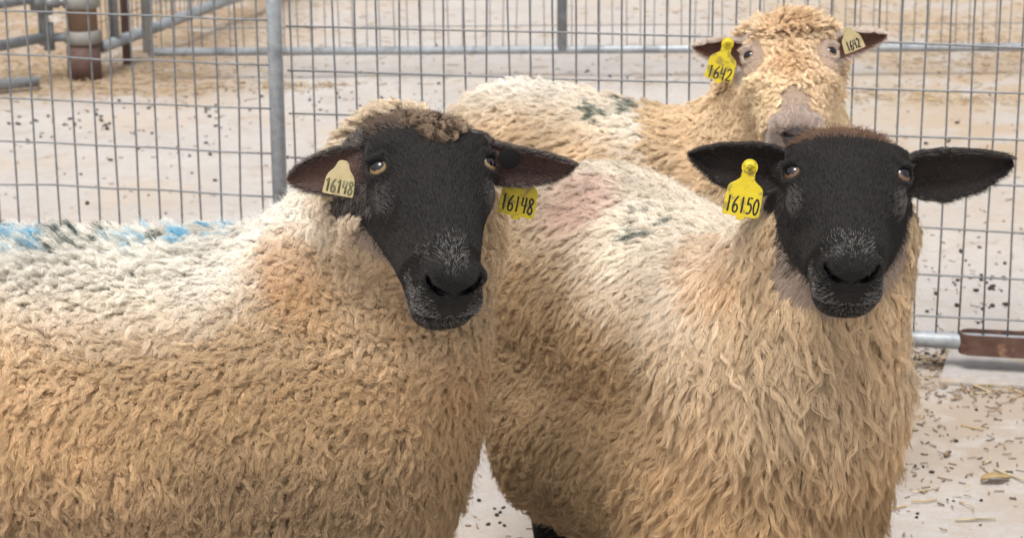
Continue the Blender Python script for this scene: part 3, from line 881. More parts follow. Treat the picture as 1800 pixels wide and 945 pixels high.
# single bits that stand out on the ground at right
def stalk(px, py, ang, L, R, mat, label):
    x, y = gp(px, py); m = MB(); d = A3(math.cos(ang), math.sin(ang), .03) * L / 2; b = A3(-d[1], d[0], 0) * .06
    m.tube([-d, b * .6, b, d], R, 7, rr=[R * .8, R, R, R * .6]); o = m.build('straw_stalk', mat); o.location = (x, y, ground_z(x, y) + R + .003)
    setp(o, label, 'straw')
stalk(1746, 673, -.02, .10, .0045, SB[0], 'thick pale straw stalk lying just below the concrete pad')
stalk(1779, 852, -1.0, .10, .0024, SB[0], 'slanting pale straw stalk beside the yellow dry leaf')
stalk(1715, 923, .03, .075, .0024, SB[0], 'level pale straw stalk low at the edge of the pen ground')
stalk(1665, 812, .9, .022, .005, SB[2], 'short brown stalk chip alone on bare pale ground')
x, y = gp(1748, 858); m = MB(); V = []; F = []
for i in range(9):
    t = i / 8; hw2 = .014 * math.sin(math.pi * (t * .9 + .05)) ** .8
    for s in (-1, 0, 1):
        for dz in (0, .0012): V.append((t * .062 - .03, s * hw2, .004 + .006 * abs(s) + .004 * math.sin(t * 4) + dz))
for i in range(8):
    a = i * 6; b = a + 6
    for k in (0, 2): F += [(a + k, b + k, b + k + 2, a + k + 2), (a + k + 1, a + k + 3, b + k + 3, b + k + 1)]
    F += [(a, a + 1, b + 1, b), (a + 4, b + 4, b + 5, a + 5)]
F += [(0, 2, 3, 1), (2, 4, 5, 3), (48, 49, 51, 50), (50, 51, 53, 52)]
m.add(V, F); o = m.build('dry_leaf', SB[1]); o.location = (x, y, ground_z(x, y) + .003); o.rotation_euler = (0, 0, .3); setp(o, 'curled yellow dry leaf on the pale ground at right', 'leaf')

# ------------------------------------------------------------------ sheep
CREAM = A3(.67, .53, .365); TAN = A3(.535, .38, .225); BROWN = A3(.33, .235, .155); ORANGE = A3(.54, .32, .14); WHITE = A3(.86, .815, .74); GREY = A3(.36, .31, .26)
BLACK = A3(.0085, .0078, .0078); PINKB = A3(.11, .055, .045)


def near(P, c, rr): return np.clip(1 - np.linalg.norm((P - np.asarray(c)) / np.asarray(rr), axis=1) ** 2, 0, 1)


def face_mask(LC, et, jit):
    """0 on the face, rising to 1 in the wool behind it (black faced sheep)"""
    r, a, u = LC[:, 0], LC[:, 1], LC[:, 2]
    thr = -.052 - .14 * np.clip(a, 0, .14) + jit * .006
    inside = (np.abs(r) < .086) & (a > -.092 + .05 * np.clip(.5 - np.abs(r) / .12, 0, 1) * 0) & (a < .2) & (u < .12)
    k = np.where(inside, (thr - u) / .036, 3)
    return np.where(et > .04, -1, k)


def black_paint(woolcol):
    wv = Waves(60, 41)
    def paint(V, N, LC, et, ea, EN):
        j = wv(V); k = face_mask(LC, et, j)
        wool = (k > 1).astype(float)
        col = np.where((k < 0)[:, None], BLACK, lerp(BLACK * 2, A3(.42, .33, .26), np.clip(k * 1.4, 0, 1)))
        if 'tuft' in woolcol:
            tk = (LC[:, 0] / .044) ** 2 + ((LC[:, 1] + .044) / .026) ** 2 + .35 * wv(V * 1.2) + .25 * wv(V * .4)
            ts = (tk < .9) & (LC[:, 2] > -.03) & (et < .04) & (np.abs(LC[:, 0]) < .07); wool = np.where(ts, 1., wool)
        ear = (et > .04)
        inner = ear & (EN > .15)
        p = np.clip(1 - ea ** 2, 0, 1) * np.clip(et * 4, 0, 1) * (.55 + .45 * np.clip(wv(V * .7), -1, 1))
        col = np.where(inner[:, None], lerp(BLACK * 1.6, woolcol['inner'], p), col)
        col = np.where((wool > .5)[:, None], woolcol['fn'](V)[0] * .8, col)  # skin under the fleece darker than the wool: crevice shade put into the colour
        if 'tuft' in woolcol: col = np.where(ts[:, None], A3(.035, .026, .02), col)
        return wool, col
    return paint


def black_coat(c):
    wv = Waves(60, 41); wb = Waves(14, 43)
    def coat(P, N, LC, et, ea, EN, axes, ears):
        R, A, U = axes; n = len(P); r, a, u = LC[:, 0], LC[:, 1], LC[:, 2]
        k = face_mask(LC, et, wv(P))
        f = -A[None] * .9 + U[None] * .1 + (r / .06)[:, None] * R[None] * .8
        mz = (a > .11) & (et < 0)
        f = np.where(mz[:, None], -A[None] * .5 - U[None] * .6 + np.clip(r / .022, -1, 1)[:, None] * R[None] * .7, f)
        L = np.full(n, .0046); lift = np.full(n, .24); rd = np.full(n, .00015)
        br = 1 + .35 * wb(P)
        col = BLACK * 1.25 * br[:, None] * A3(1.08, 1, .95); col = lerp(col, A3(.030, .021, .016), np.clip(.55 * wb(P * .6) + c.get('brown', .1), 0, .8))
        rr = rng.random(n)
        # pale tips round the nose and lips
        d = np.sqrt((r / .030) ** 2 + ((a - .120) / .026) ** 2) + .25 * wv(P * 1.5); top = np.clip(1.15 - d, 0, 1) * (u > .02)
        lip = np.clip(1 - np.abs(u + .010) / .018, 0, 1) * (a > .12) * .75 + np.clip(1 - np.abs(u + .038) / .02, 0, 1) * (a > .13) * .4 + np.clip(1 - np.abs(u - .0) / .03, 0, 1) * (a > .145) * (np.abs(r) > .018) * .5
        wht = (rr < .42 * top * c.get('grizzle', 1)) | (rr < .55 * lip * c.get('lips', 1))
        pad = (a > .142) & (np.abs(r) < .009 + .50 * np.clip(u + .010, 0, .05)) & (u > -.010) & (u < .036)
        wht &= ~pad
        col = np.where(wht[:, None], A3(.36, .345, .33) * (.35 + 1.0 * rng.random(n))[:, None], col); 
        L = np.where(pad, .0012, L); rd = np.where(pad, 2e-6, rd)
        # brow and cheek glints painted into the hair colour as paler hairs
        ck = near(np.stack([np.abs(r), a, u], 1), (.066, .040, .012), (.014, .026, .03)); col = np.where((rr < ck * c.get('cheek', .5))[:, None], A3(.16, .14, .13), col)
        # cream edge between the black face and the wool
        kk = np.clip((k + .1 * wv(P * 3)) * 1.7, 0, 1)
        pale = (rng.random(n) < kk) & (k > 0)
        col = np.where(pale[:, None], A3(.50, .40, .33) * (.9 + .2 * rr)[:, None], col); L = np.where(k > .15, .012, L); rd = np.where(pale, .0002, rd); lift = np.where(pale, .5, lift)
        f = np.where((k > 0)[:, None] & (et < 0)[:, None], A3(0, 0, -.5)[None] + np.sign(r)[:, None] * R[None] * .5 - U[None] * .6, f)
        # poll tuft
        pk = np.clip((-a - c.get('poll0', .045)) / .02, 0, 1) * (et < .04) * (u > -.06) * np.clip(1.15 - np.abs(r) / .075, 0, 1)
        tuft = rr < pk * c.get('tuft', .3)
        lite = np.clip(.5 + .9 * wv(P * .6), 0, 1) * c.get('lite', 0); col = np.where(tuft[:, None], lerp(np.tile(np.asarray(c['tuftcol']), (n, 1)), A3(.52, .41, .30), lite) * (.5 + .8 * rng.random(n))[:, None], col); L = np.where(tuft, c.get('tuftL', .016) * (.5 + .7 * rng.random(n)), L); lift = np.where(tuft, .8, lift); rd = np.where(tuft, .00026, rd)
        # ears: hair runs to the tip, longer along the rim
        for e in ears:
            q = P - e['b']; t = q @ e['l'] / e['L']; m = (t > .04) & (t < 1.15) & (np.abs(q @ e['w']) < .06) & (et > .04)
            rim = np.clip((np.abs(ea) - .72) / .25, 0, 1)
            fe = e['l'][None] * .9 + e['w'][None] * (np.sign(ea) * (.2 + .9 * rim))[:, None]
            f = np.where(m[:, None], fe, f); L = np.where(m, .0042 + .0035 * rim, L); lift = np.where(m, .22 + .2 * rim, lift)
            inn = m & (EN > .2)
            L = np.where(inn & (np.abs(ea) < .75), .0035, L)
            k2 = (rng.random(n) < c['earpink'] * (1 - rim) * np.clip(t * 3, 0, 1)) & inn
            col = np.where(k2[:, None], np.asarray(c['inner']) * (.6 + .8 * rr)[:, None], col)
            wr = (rng.random(n) < c.get('rimwhite', .15) * (rim + .3)) & m
            col = np.where(wr[:, None], A3(.30, .25, .22), col)
        return dict(f=f, L=L, lift=lift, rad=rd, col=col)
    return coat


# ---- the ewe at left: broadside, head turned to the camera
YA = 2.60
hoA = pix(757, 306, YA)
headA = dict(o=hoA, yaw=15, phi=50, roll=1.6, s=1.0, la=1.08)
RA, AA, UA = head_frame(headA)
hwA = lambda r, a, u: hoA + r * RA + a * 1.08 * AA + u * UA
orangeA = [(pix(545, 525, 2.62), (.10, .14, .085)), (pix(480, 470, 2.64), (.10, .15, .07)), (pix(700, 560, 2.6), (.05, .15, .06))]
wA1, wA2, wA3 = Waves(9, 51), Waves(26, 52), Waves(4, 53)


def wool_A(P):
    z = P[:, 2]; n1, n2, n3 = wA1(P), wA2(P), wA3(P)
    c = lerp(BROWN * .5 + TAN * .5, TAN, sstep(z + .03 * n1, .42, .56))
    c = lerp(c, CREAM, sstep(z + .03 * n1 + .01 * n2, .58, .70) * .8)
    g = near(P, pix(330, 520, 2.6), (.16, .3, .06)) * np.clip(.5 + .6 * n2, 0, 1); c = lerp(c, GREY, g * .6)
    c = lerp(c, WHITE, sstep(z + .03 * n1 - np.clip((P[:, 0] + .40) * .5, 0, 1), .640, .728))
    o = sum(near(P, q, s) for q, s in orangeA); c = lerp(c, ORANGE, np.clip(o * (.55 + .4 * n2), 0, .6))
    nk = sstep(P[:, 0], -.30, -.2) * sstep(z, .62, .74); c = lerp(c, CREAM * 1.0, nk * .75)
    c = c * (1.05 + .11 * n2 + .08 * n1 + .05 * n3)[:, None]
    return c, z


def flow_A(P, N, LC):
    n = len(P); c, z = wool_A(P); hd = np.linalg.norm(P - hoA, axis=1)
    neck = sstep(P[:, 0], -.36, -.24) * sstep(z, .50, .62)
    up = sstep(z + .02 * wA1(P), .50, .64)
    f = A3(-.12, 0, -1)[None] * np.ones((n, 1)) + A3(-.5, 0, .15)[None] * up[:, None] + A3(.15, -.1, -.1)[None] * neck[:, None]
    f = f + .16 * np.stack([wA1(P), wA2(P * .5), wA3(P * 2)], 1)
    f = f + A3(1, 0, 0)[None] * (.8 * (1 - up) * np.sin(P[:, 0] * 6.28 / .021 + 1.0 * wA1(P * .8) + .8 * wA3(P)))[:, None]
    L = .0235 - .0085 * up - .004 * neck; lift = .42 + .22 * up + .1 * neck
    top = sstep(N[:, 2], .80, .97) * sstep(z, .66, .72) * (P[:, 0] < -.24)
    lift = lift + .45 * top; L = L + .008 * top
    tf = (hd < .12) & (LC[:, 2] > -.03) & (LC[:, 1] > -.095)
    rg = sstep(P[:, 1], 2.80, 2.85) * top; lift = lift + .22 * rg
    poll = (hd < .16) & (LC[:, 1] < -.04); L = np.where(poll, .018, L); lift = np.where(poll, .8, lift)
    L = np.where(tf, .0085, L); lift = np.where(tf, .42, lift); f = np.where(tf[:, None], (-AA * .7 + UA * .1)[None] + RA[None] * (LC[:, 0] / .03)[:, None] + .5 * np.stack([wA2(P * 2), wA1(P * 4), wA2(P)], 1), f)
    q = rng.random(n); tc = lerp(np.tile(A3(.045, .031, .023), (n, 1)), A3(.11, .075, .052), q); c = np.where(tf[:, None], tc, c)
    # stock paint on the wool tips along the back
    tipcol = np.tile(A3(.16, .50, .72), (n, 1)); tw = np.zeros(n)
    rx = random.Random(4)
    ridge = sstep(P[:, 1], 2.815, 2.85) * top
    for px, s in ((48, .012), (75, .012), (240, .010), (262, .012), (345, .012), (392, .013), (425, .013), (452, .010), (15, .014), (-60, .03)):
        q = pix(px, 395, 2.84); tw = np.maximum(tw, np.clip(1.3 - np.abs(P[:, 0] - q[0]) / s, 0, 1) * ridge)
    tipcol = np.where(tf[:, None], A3(.44, .33, .235), tipcol); tfw = np.where(tf, np.clip(1.3 * rng.random(n) - .50 + .3 * wA2(P), 0, .85) , 0)
    dk = np.zeros(n)
    for px in (105, 130, 160, 185, 300): dk = np.maximum(dk, np.clip(1.2 - np.abs(P[:, 0] - pix(px, 400, 2.84)[0]) / .016, 0, 1) * ridge)
    tipcol = np.where((dk > .3)[:, None], A3(.03, .075, .06), tipcol); tw = np.maximum(np.maximum(tw, dk) * (rng.random(n) < .42), tfw)
    tint = top * .10 * np.clip(.5 + wA1(P), 0, 1); c = lerp(c, A3(.50, .66, .70), tint * (P[:, 0] < -.35))
    return dict(f=f, L=L, lift=lift, turn=.26, crimp=np.full(n, .010), amp=.0026 + .001 * neck, sag=.25 * (1 - up), tip=.38 + .08 * up + .3 * top, col=c, hairs=30, frizz=1.25, pull=.7 * (1 - top), tall=3.2, tipcol=tipcol, tipw=np.clip(tw, 0, .95), stray=.07)


def sp_A(P):
    off = P[:, 0] < -.66
    return np.where(off, .014, np.where(np.linalg.norm(P - hoA, axis=1) < .11, .0056, .0067))


earA = [dict(base=hwA(-.064, -.030, -.030), tip=pix(502, 316, YA + .03), n=A3(-.25, -1, .15), t=[0, .25, .5, .75, .9, 1], top=[.024, .027, .026, .018, .009, .001], bot=[-.022, -.028, -.030, -.020, -.010, -.001]),
        dict(base=hwA(.064, -.034, -.030), tip=pix(1016, 289, YA + .03), n=A3(.15, -1, -.1), t=[0, .25, .5, .75, .9, 1], top=[.027, .027, .020, .014, .007, .001], bot=[-.024, -.031, -.031, -.025, -.013, -.002])]
innA = A3(.145, .080, .066)
cA = dict(label='black-faced ewe standing side-on at left with beige tag 16148 and blue paint on its back', base=(-.60, 2.86, 0), head=headA, lo=(-1.55, 2.44, -.01), hi=(.13, 3.2, 1.12), ears=earA, fine=.003,
          prims=[((-1.18, 2.88, .52), (-.33, 2.86, .52), .20, .195, .05), ((-1.18, 2.86, .47), (-.35, 2.85, .47), .21, .205, .05), ((-1.25, 2.88, .55), (-1.2, 2.88, .5), .185, .195, .06),
                 ((-.32, 2.85, .55), (-.145, 2.79, .785), .185, .116, .07), ((-.145, 2.79, .765), hwA(-.022, -.026, -.085), .118, .088, .05), ((-.225, 2.81, .50), (-.158, 2.775, .62), .155, .118, .06), ((-.225, 2.81, .50), (-.24, 2.81, .36), .155, .14, .06),
                 ((-.33, 2.73, .42), (-.32, 2.72, .10), .075, .028, .05), ((-.32, 2.72, .10), (-.31, 2.70, .02), .03, .036, .02),
                 ((-.30, 2.96, .42), (-.29, 2.97, .10), .075, .028, .05), ((-.29, 2.97, .10), (-.28, 2.96, .02), .03, .036, .02),
                 ((-1.22, 2.75, .42), (-1.30, 2.73, .26), .10, .04, .05), ((-1.30, 2.73, .26), (-1.25, 2.73, .05), .036, .03, .02), ((-1.25, 2.73, .05), (-1.23, 2.72, .02), .03, .036, .02),
                 ((-1.22, 2.99, .42), (-1.30, 3.0, .26), .10, .04, .05), ((-1.30, 3.0, .26), (-1.25, 3.0, .05), .036, .03, .02), ((-1.25, 3.0, .05), (-1.23, 2.99, .02), .03, .036, .02)],
          paint=black_paint(dict(inner=innA, fn=wool_A, tuft=1)), spacing=sp_A, flow=flow_A, cand=330000, seed=1, iris=(.29, .185, .08),
          coat=black_coat(dict(tuftcol=A3(.13, .085, .06), lite=.35, tuft=.45, tuftL=.011, poll0=.040, inner=innA, earpink=.85, rimwhite=.26, cheek=.5)), nhair=85000)


def leg_black(fn, paint, zcut):
    """shanks below the fleece are black short coat"""
    def p(V, N, LC, et, ea, EN):
        w_, c = paint(V, N, LC, et, ea, EN); lo = V[:, 2] < zcut
        return np.where(lo, 0, w_), np.where(lo[:, None], BLACK, c)
    return p


cA['paint'] = leg_black(None, cA['paint'], .24)
shA = build_sheep(cA)

# ---- the ewe at right: three-quarter, facing the camera
YB = 2.68
hoB = pix(1487, 320, YB)
headB = dict(o=hoB, yaw=-3.4, phi=48, roll=1.0, s=1.0, la=.955)
RB, AB, UB = head_frame(headB)
hwB = lambda r, a, u: hoB + r * RB + a * 0.955 * AB + u * UB
wB1, wB2, wB3 = Waves(9, 61), Waves(26, 62), Waves(4, 63)
hdB = A3(.342, -.94, 0); ltB = A3(-.94, -.342, 0)
chB = A3(.345, 2.90, .54)
ruB = chB - hdB * .52 + ltB * .018 + A3(0, 0, -.005)
pinkB = pix(1030, 345, 3.22); greenB = pix(1145, 381, 3.10)


def wool_B(P):
    z = P[:, 2]; n1, n2, n3 = wB1(P), wB2(P), wB3(P)
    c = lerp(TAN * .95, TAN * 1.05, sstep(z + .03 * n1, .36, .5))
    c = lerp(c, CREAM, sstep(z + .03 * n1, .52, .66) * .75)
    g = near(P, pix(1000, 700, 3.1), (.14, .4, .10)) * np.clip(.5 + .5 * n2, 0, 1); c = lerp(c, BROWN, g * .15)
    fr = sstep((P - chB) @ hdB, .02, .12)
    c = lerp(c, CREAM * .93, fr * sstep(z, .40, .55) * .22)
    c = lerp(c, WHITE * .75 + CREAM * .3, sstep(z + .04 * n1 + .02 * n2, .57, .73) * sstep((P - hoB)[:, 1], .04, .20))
    o = near(P, cB['mk']['orange'], (.08, .15, .05)); c = lerp(c, ORANGE * 1.15, np.clip(o * .8, 0, .35))
    pk = near(P, cB['mk']['pink'], (.075, .12, .06)) * np.clip(.6 + .5 * n2, 0, 1); c = lerp(c, A3(.72, .40, .36), np.clip(pk * .9, 0, .36))
    c = c * (.99 + .10 * n2 + .08 * n1 + .05 * n3)[:, None]
    return c, z


def flow_B(P, N, LC):
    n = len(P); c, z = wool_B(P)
    front = sstep((P - chB) @ hdB, -.06, .10)
    side = 1 - front
    f = (A3(-.62, .22, -.62)[None]) * side[:, None] + A3(-.05, 0, -1)[None] * front[:, None]
    rx = (P - hoB) @ RB; f = f + RB[None] * (np.clip(rx / .12, -1, 1) * .55 * front)[:, None]
    f = f + .28 * np.stack([wB1(P), wB2(P * .5), wB3(P * 2)], 1)
    top = sstep(N[:, 2], .35, .75) * sstep(z, .62, .7)
    L = .027 + .018 * front * sstep(z, .75, .6) - .004 * top; lift = .38 + .08 * front + .20 * top
    neck = np.clip(1 - np.linalg.norm(P - hoB, axis=1) / .22, 0, 1); L = L - .014 * np.clip(neck * 2, 0, 1)
    tipcol = np.tile(A3(.022, .075, .060), (n, 1))
    q = (P - cB['mk']['green']); e = np.abs(q[:, 0] / .036) ** 2 + np.abs((q[:, 1]) / .055) ** 2
    ring = np.clip(1.25 - np.abs(np.sqrt(e) - .8) / .22, 0, 1) * (z > .6); tw = ring * (rng.random(n) < .62)
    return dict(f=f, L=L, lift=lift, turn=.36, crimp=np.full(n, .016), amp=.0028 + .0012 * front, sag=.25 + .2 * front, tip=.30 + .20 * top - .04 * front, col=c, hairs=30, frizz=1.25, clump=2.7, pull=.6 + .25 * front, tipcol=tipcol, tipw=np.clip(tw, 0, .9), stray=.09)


def sp_B(P): return np.where((P - chB) @ hdB > .0, .0092, .0086)


earB = [dict(base=hwB(-.066, -.036, -.034), tip=pix(1209, 270, YB + .05), n=A3(-.12, -1, .12), t=[0, .2, .4, .7, .9, 1], top=[.021, .029, .029, .021, .011, .002], bot=[-.020, -.035, -.042, -.031, -.013, -.003], cup=.034),
        dict(base=hwB(.066, -.036, -.034), tip=pix(1785, 279, YB + .05), n=A3(.12, -1, -.05), t=[0, .2, .4, .7, .9, 1], top=[.021, .029, .029, .020, .010, .002], bot=[-.020, -.035, -.044, -.036, -.017, -.003], cup=.034)]
innB = A3(.040, .028, .025)
nb = chB + A3(0, 0, .10)
cB = dict(marks=dict(pink=(1030, 345), green=(1147, 384), orange=(1245, 445)), label='black-faced ewe facing the camera at right with yellow tag 16150 in one ear', base=(chB[0] - .1, 3.15, 0), head=headB, lo=(-.16, 2.42, -.01), hi=(.76, 3.80, 1.10), ears=earB, fine=.003,
          prims=[(chB, ruB, .158, .185, .05), (chB + A3(-.01, 0, -.16), ruB + hdB * .10 + ltB * .035 + A3(0, 0, -.205), .150, .180, .05), (chB + hdB * .04 + A3(.0, 0, -.02), chB + hdB * .03 + A3(.0, 0, -.17), .140, .135, .05),
                 (chB + hdB * .02 + A3(.02, 0, .06), hwB(0, .01, -.10), .135, .088, .06), (hwB(0, .0, -.12), hwB(0, -.03, -.075), .090, .070, .04),
                 (hwB(0, .08, -.16), chB + hdB * .07 + A3(.02, 0, .02), .075, .135, .05),
                 (chB + ltB * .11 + A3(0, 0, -.1), A3(*(chB + ltB * .11)[:2], .10), .085, .028, .05), (A3(*(chB + ltB * .11)[:2], .10), A3(*(chB + ltB * .11 + hdB * .02)[:2], .02), .03, .036, .02),
                 (chB - ltB * .11 + A3(0, 0, -.1), A3(*(chB - ltB * .11)[:2], .10), .085, .028, .05), (A3(*(chB - ltB * .11)[:2], .10), A3(*(chB - ltB * .11 + hdB * .02)[:2], .02), .03, .036, .02),
                 (ruB + ltB * .07 + A3(0, 0, -.15), A3(*(ruB + ltB * .08 - hdB * .07)[:2], .26), .10, .045, .05), (A3(*(ruB + ltB * .08 - hdB * .07)[:2], .26), A3(*(ruB + ltB * .08 - hdB * .02)[:2], .05), .04, .03, .02), (A3(*(ruB + ltB * .08 - hdB * .02)[:2], .05), A3(*(ruB + ltB * .08)[:2], .02), .03, .036, .02),
                 (ruB - ltB * .10 + A3(0, 0, -.15), A3(*(ruB - ltB * .12 - hdB * .07)[:2], .26), .10, .045, .05), (A3(*(ruB - ltB * .12 - hdB * .07)[:2], .26), A3(*(ruB - ltB * .12 - hdB * .02)[:2], .05), .04, .03, .02), (A3(*(ruB - ltB * .12 - hdB * .02)[:2], .05), A3(*(ruB - ltB * .12)[:2], .02), .03, .036, .02)],
          paint=leg_black(None, black_paint(dict(inner=innB, fn=wool_B)), .22), spacing=sp_B, flow=flow_B, cand=380000, seed=2, iris=(.17, .095, .05),
          coat=black_coat(dict(tuftcol=A3(.16, .085, .05), tuft=.5, tuftL=.014, poll0=.045, inner=A3(.05, .035, .03), earpink=.3, rimwhite=.05, cheek=.7, grizzle=1.0)), nhair=85000)
shB = build_sheep(cB)

# ---- the white-faced sheep behind
YC = 3.65
hoC = pix(1388, 107, YC)
headC = dict(o=hoC, yaw=-3, phi=49, roll=-3, s=1.0)
RC, AC, UC = head_frame(headC)
hwC = lambda r, a, u: hoC + r * RC + a * AC + u * UC
wC1, wC2, wC3 = Waves(9, 71), Waves(26, 72), Waves(4, 73)
shl = A3(.30, 3.90, .50); rump = A3(.03, 4.27, .50)
greenC = pix(1085, 178, 4.02)


def wool_C(P):
    z = P[:, 2]; n1, n2, n3 = wC1(P), wC2(P), wC3(P)
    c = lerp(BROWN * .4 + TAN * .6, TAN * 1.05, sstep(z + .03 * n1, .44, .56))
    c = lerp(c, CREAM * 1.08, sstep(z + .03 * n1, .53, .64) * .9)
    hd = np.linalg.norm(P - hoC, axis=1); hk = sstep(hd, .30, .18)
    c = lerp(c, CREAM * A3(1.16, 1.18, 1.22), hk * .9)
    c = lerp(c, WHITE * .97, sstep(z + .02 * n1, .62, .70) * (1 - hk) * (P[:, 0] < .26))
    o = near(P, hwC(-.005, .035, .06), (.035, .07, .03)) + .8 * near(P, hwC(.0, -.04, .05), (.06, .07, .02)); c = lerp(c, A3(.60, .40, .22), np.clip(o * .8, 0, .55))
    return c * (1.06 + .10 * n2 + .07 * n1)[:, None], z


def faceC(LC, et, j):
    r, a, u = LC[:, 0], LC[:, 1], LC[:, 2]
    bald = ((a > .076 + j * .010) & (np.abs(r) < .016 + .16 * np.clip(a - .07, 0, .2) + j * .002) & (u > .0)) | ((a > .125 + j * .005) & (a < .2) & (u > -.09) & (np.abs(r) < .08))
    for s in (-1, 1): bald |= (np.sqrt(((r - s * .066) / .028) ** 2 + ((a - .006) / .030) ** 2 + ((u - .02) / .038) ** 2) < 1)
    return bald | (et > .04)


def paint_C(V, N, LC, et, ea, EN):
    j = Waves(60, 44)(V); b = faceC(LC, et, j)
    col = np.tile(A3(.55, .42, .36), (len(V), 1))
    pad = (LC[:, 1] > .148) & (np.abs(LC[:, 0]) < .034) & (LC[:, 2] > -.03) & (LC[:, 2] < .040) & (LC[:, 1] < .2)
    col = np.where(pad[:, None], A3(.10, .085, .085), col)
    ear = et > .04; inn = ear & (EN > .15); p = np.clip(1.1 - np.abs(ea), 0, 1)
    col = np.where(ear[:, None], A3(.55, .44, .36), col); col = np.where(inn[:, None], lerp(A3(.40, .29, .24), A3(.20, .095, .07), np.clip(p * 2.2, 0, 1)), col)
    col = np.where(b[:, None], col, wool_C(V)[0] * .8)  # woolly skin painted darker than its locks, as shade between them
    lo = V[:, 2] < .2
    return np.where(b | lo, 0., 1.), np.where(lo[:, None], A3(.5, .42, .34), col)


def flow_C(P, N, LC):
    n = len(P); c, z = wool_C(P); hd = np.linalg.norm(P - hoC, axis=1); head = sstep(hd, .23, .17)
    f = A3(-.6, .5, -.8)[None] * np.ones((n, 1)) + .3 * np.stack([wC1(P), wC2(P * .5), wC3(P * 2)], 1)
    rx = LC[:, 0]; fh = AC[None] * .35 + np.sign(rx)[:, None] * RC[None] * (np.clip(np.abs(rx) / .04, 0, 1) * .8)[:, None] + A3(0, 0, -.3)[None] + .5 * np.stack([wC2(P * 2), wC1(P * 3), wC2(P * 1.5)], 1)
    f = lerp(f, fh, head)
    poll = head * (LC[:, 1] < -.03)
    nf = near(np.stack([np.abs(rx), LC[:, 1], LC[:, 2]], 1), (.066, .004, .02), (.05, .05, .05)); L = .030 - .0212 * head + .010 * poll - .006 * np.clip(nf * 1.5, 0, 1) * head; lift = .42 + .20 * head + .3 * poll
    top = sstep(N[:, 2], .4, .8) * (1 - head); lift = lift + .25 * top
    q = P - greenC; e = np.sqrt((q[:, 0] / .055) ** 2 + (q[:, 1] / .09) ** 2); tw = np.clip(1.2 - np.abs(e - .75) / .28, 0, 1) * (rng.random(n) < .55) * (z > .6)
    return dict(f=f, L=L, lift=lift, turn=.45, crimp=np.full(n, .012), amp=.0026 + .0012 * head, sag=.2 * (1 - head), tip=.32 + .12 * top, col=c, hairs=28, frizz=.7, tipcol=np.tile(A3(.022, .085, .07), (n, 1)), tipw=np.clip(tw, 0, .9), stray=.06)


def coat_C(P, N, LC, et, ea, EN, axes, ears):
    R, A, U = axes; n = len(P); r, a, u = LC[:, 0], LC[:, 1], LC[:, 2]
    f = -A[None] * .8 + np.clip(r / .03, -1, 1)[:, None] * R[None] * .5; L = np.full(n, .0095); lift = np.full(n, .5); rd = np.full(n, .00024); rr = rng.random(n)
    col = lerp(np.tile(A3(.60, .46, .34), (n, 1)), A3(.52, .42, .36), np.clip((a - .09) / .05, 0, 1)) * (.75 + .45 * rr)[:, None]
    gm = (a > .12) & (rr < .25); col = np.where(gm[:, None], A3(.34, .30, .28), col)
    ey = np.zeros(n)
    for s in (-1, 1): ey = np.maximum(ey, np.clip(1.3 - np.sqrt(((r - s * .068) / .020) ** 2 + ((a - .002) / .020) ** 2 + ((u - .02) / .03) ** 2), 0, 1))
    col = lerp(col, A3(.52, .44, .40), ey); L = np.where(ey > .1, .005, L)
    pad = (a > .148) & (np.abs(r) < .010 + .45 * np.clip(u + .008, 0, .05)) & (u > -.010) & (u < .034); L = np.where(pad, .001, L); rd = np.where(pad, 2e-6, rd)
    for e in ears:
        q = P - e['b']; t = q @ e['l'] / e['L']; m = (t > .04) & (t < 1.15) & (np.abs(q @ e['w']) < .06) & (et > .04); rim = np.clip((np.abs(ea) - .72) / .25, 0, 1)
        f = np.where(m[:, None], e['l'][None] * .9 + e['w'][None] * (np.sign(ea) * (.2 + .9 * rim))[:, None], f); L = np.where(m, .006 + .004 * rim, L); lift = np.where(m, .35, lift)
        inn = m & (EN > .2) & (rim < .5); col = np.where(inn[:, None], A3(.24, .125, .095) * (.7 + .7 * rr)[:, None], col)
        dk = inn & (rr < .22); col = np.where(dk[:, None], A3(.07, .045, .04), col); L = np.where(inn, .0035, L)
        col = np.where((m & ~inn)[:, None], A3(.66, .57, .50) * (.85 + .3 * rr)[:, None], col)
    return dict(f=f, L=L, lift=lift, rad=rd, col=col)


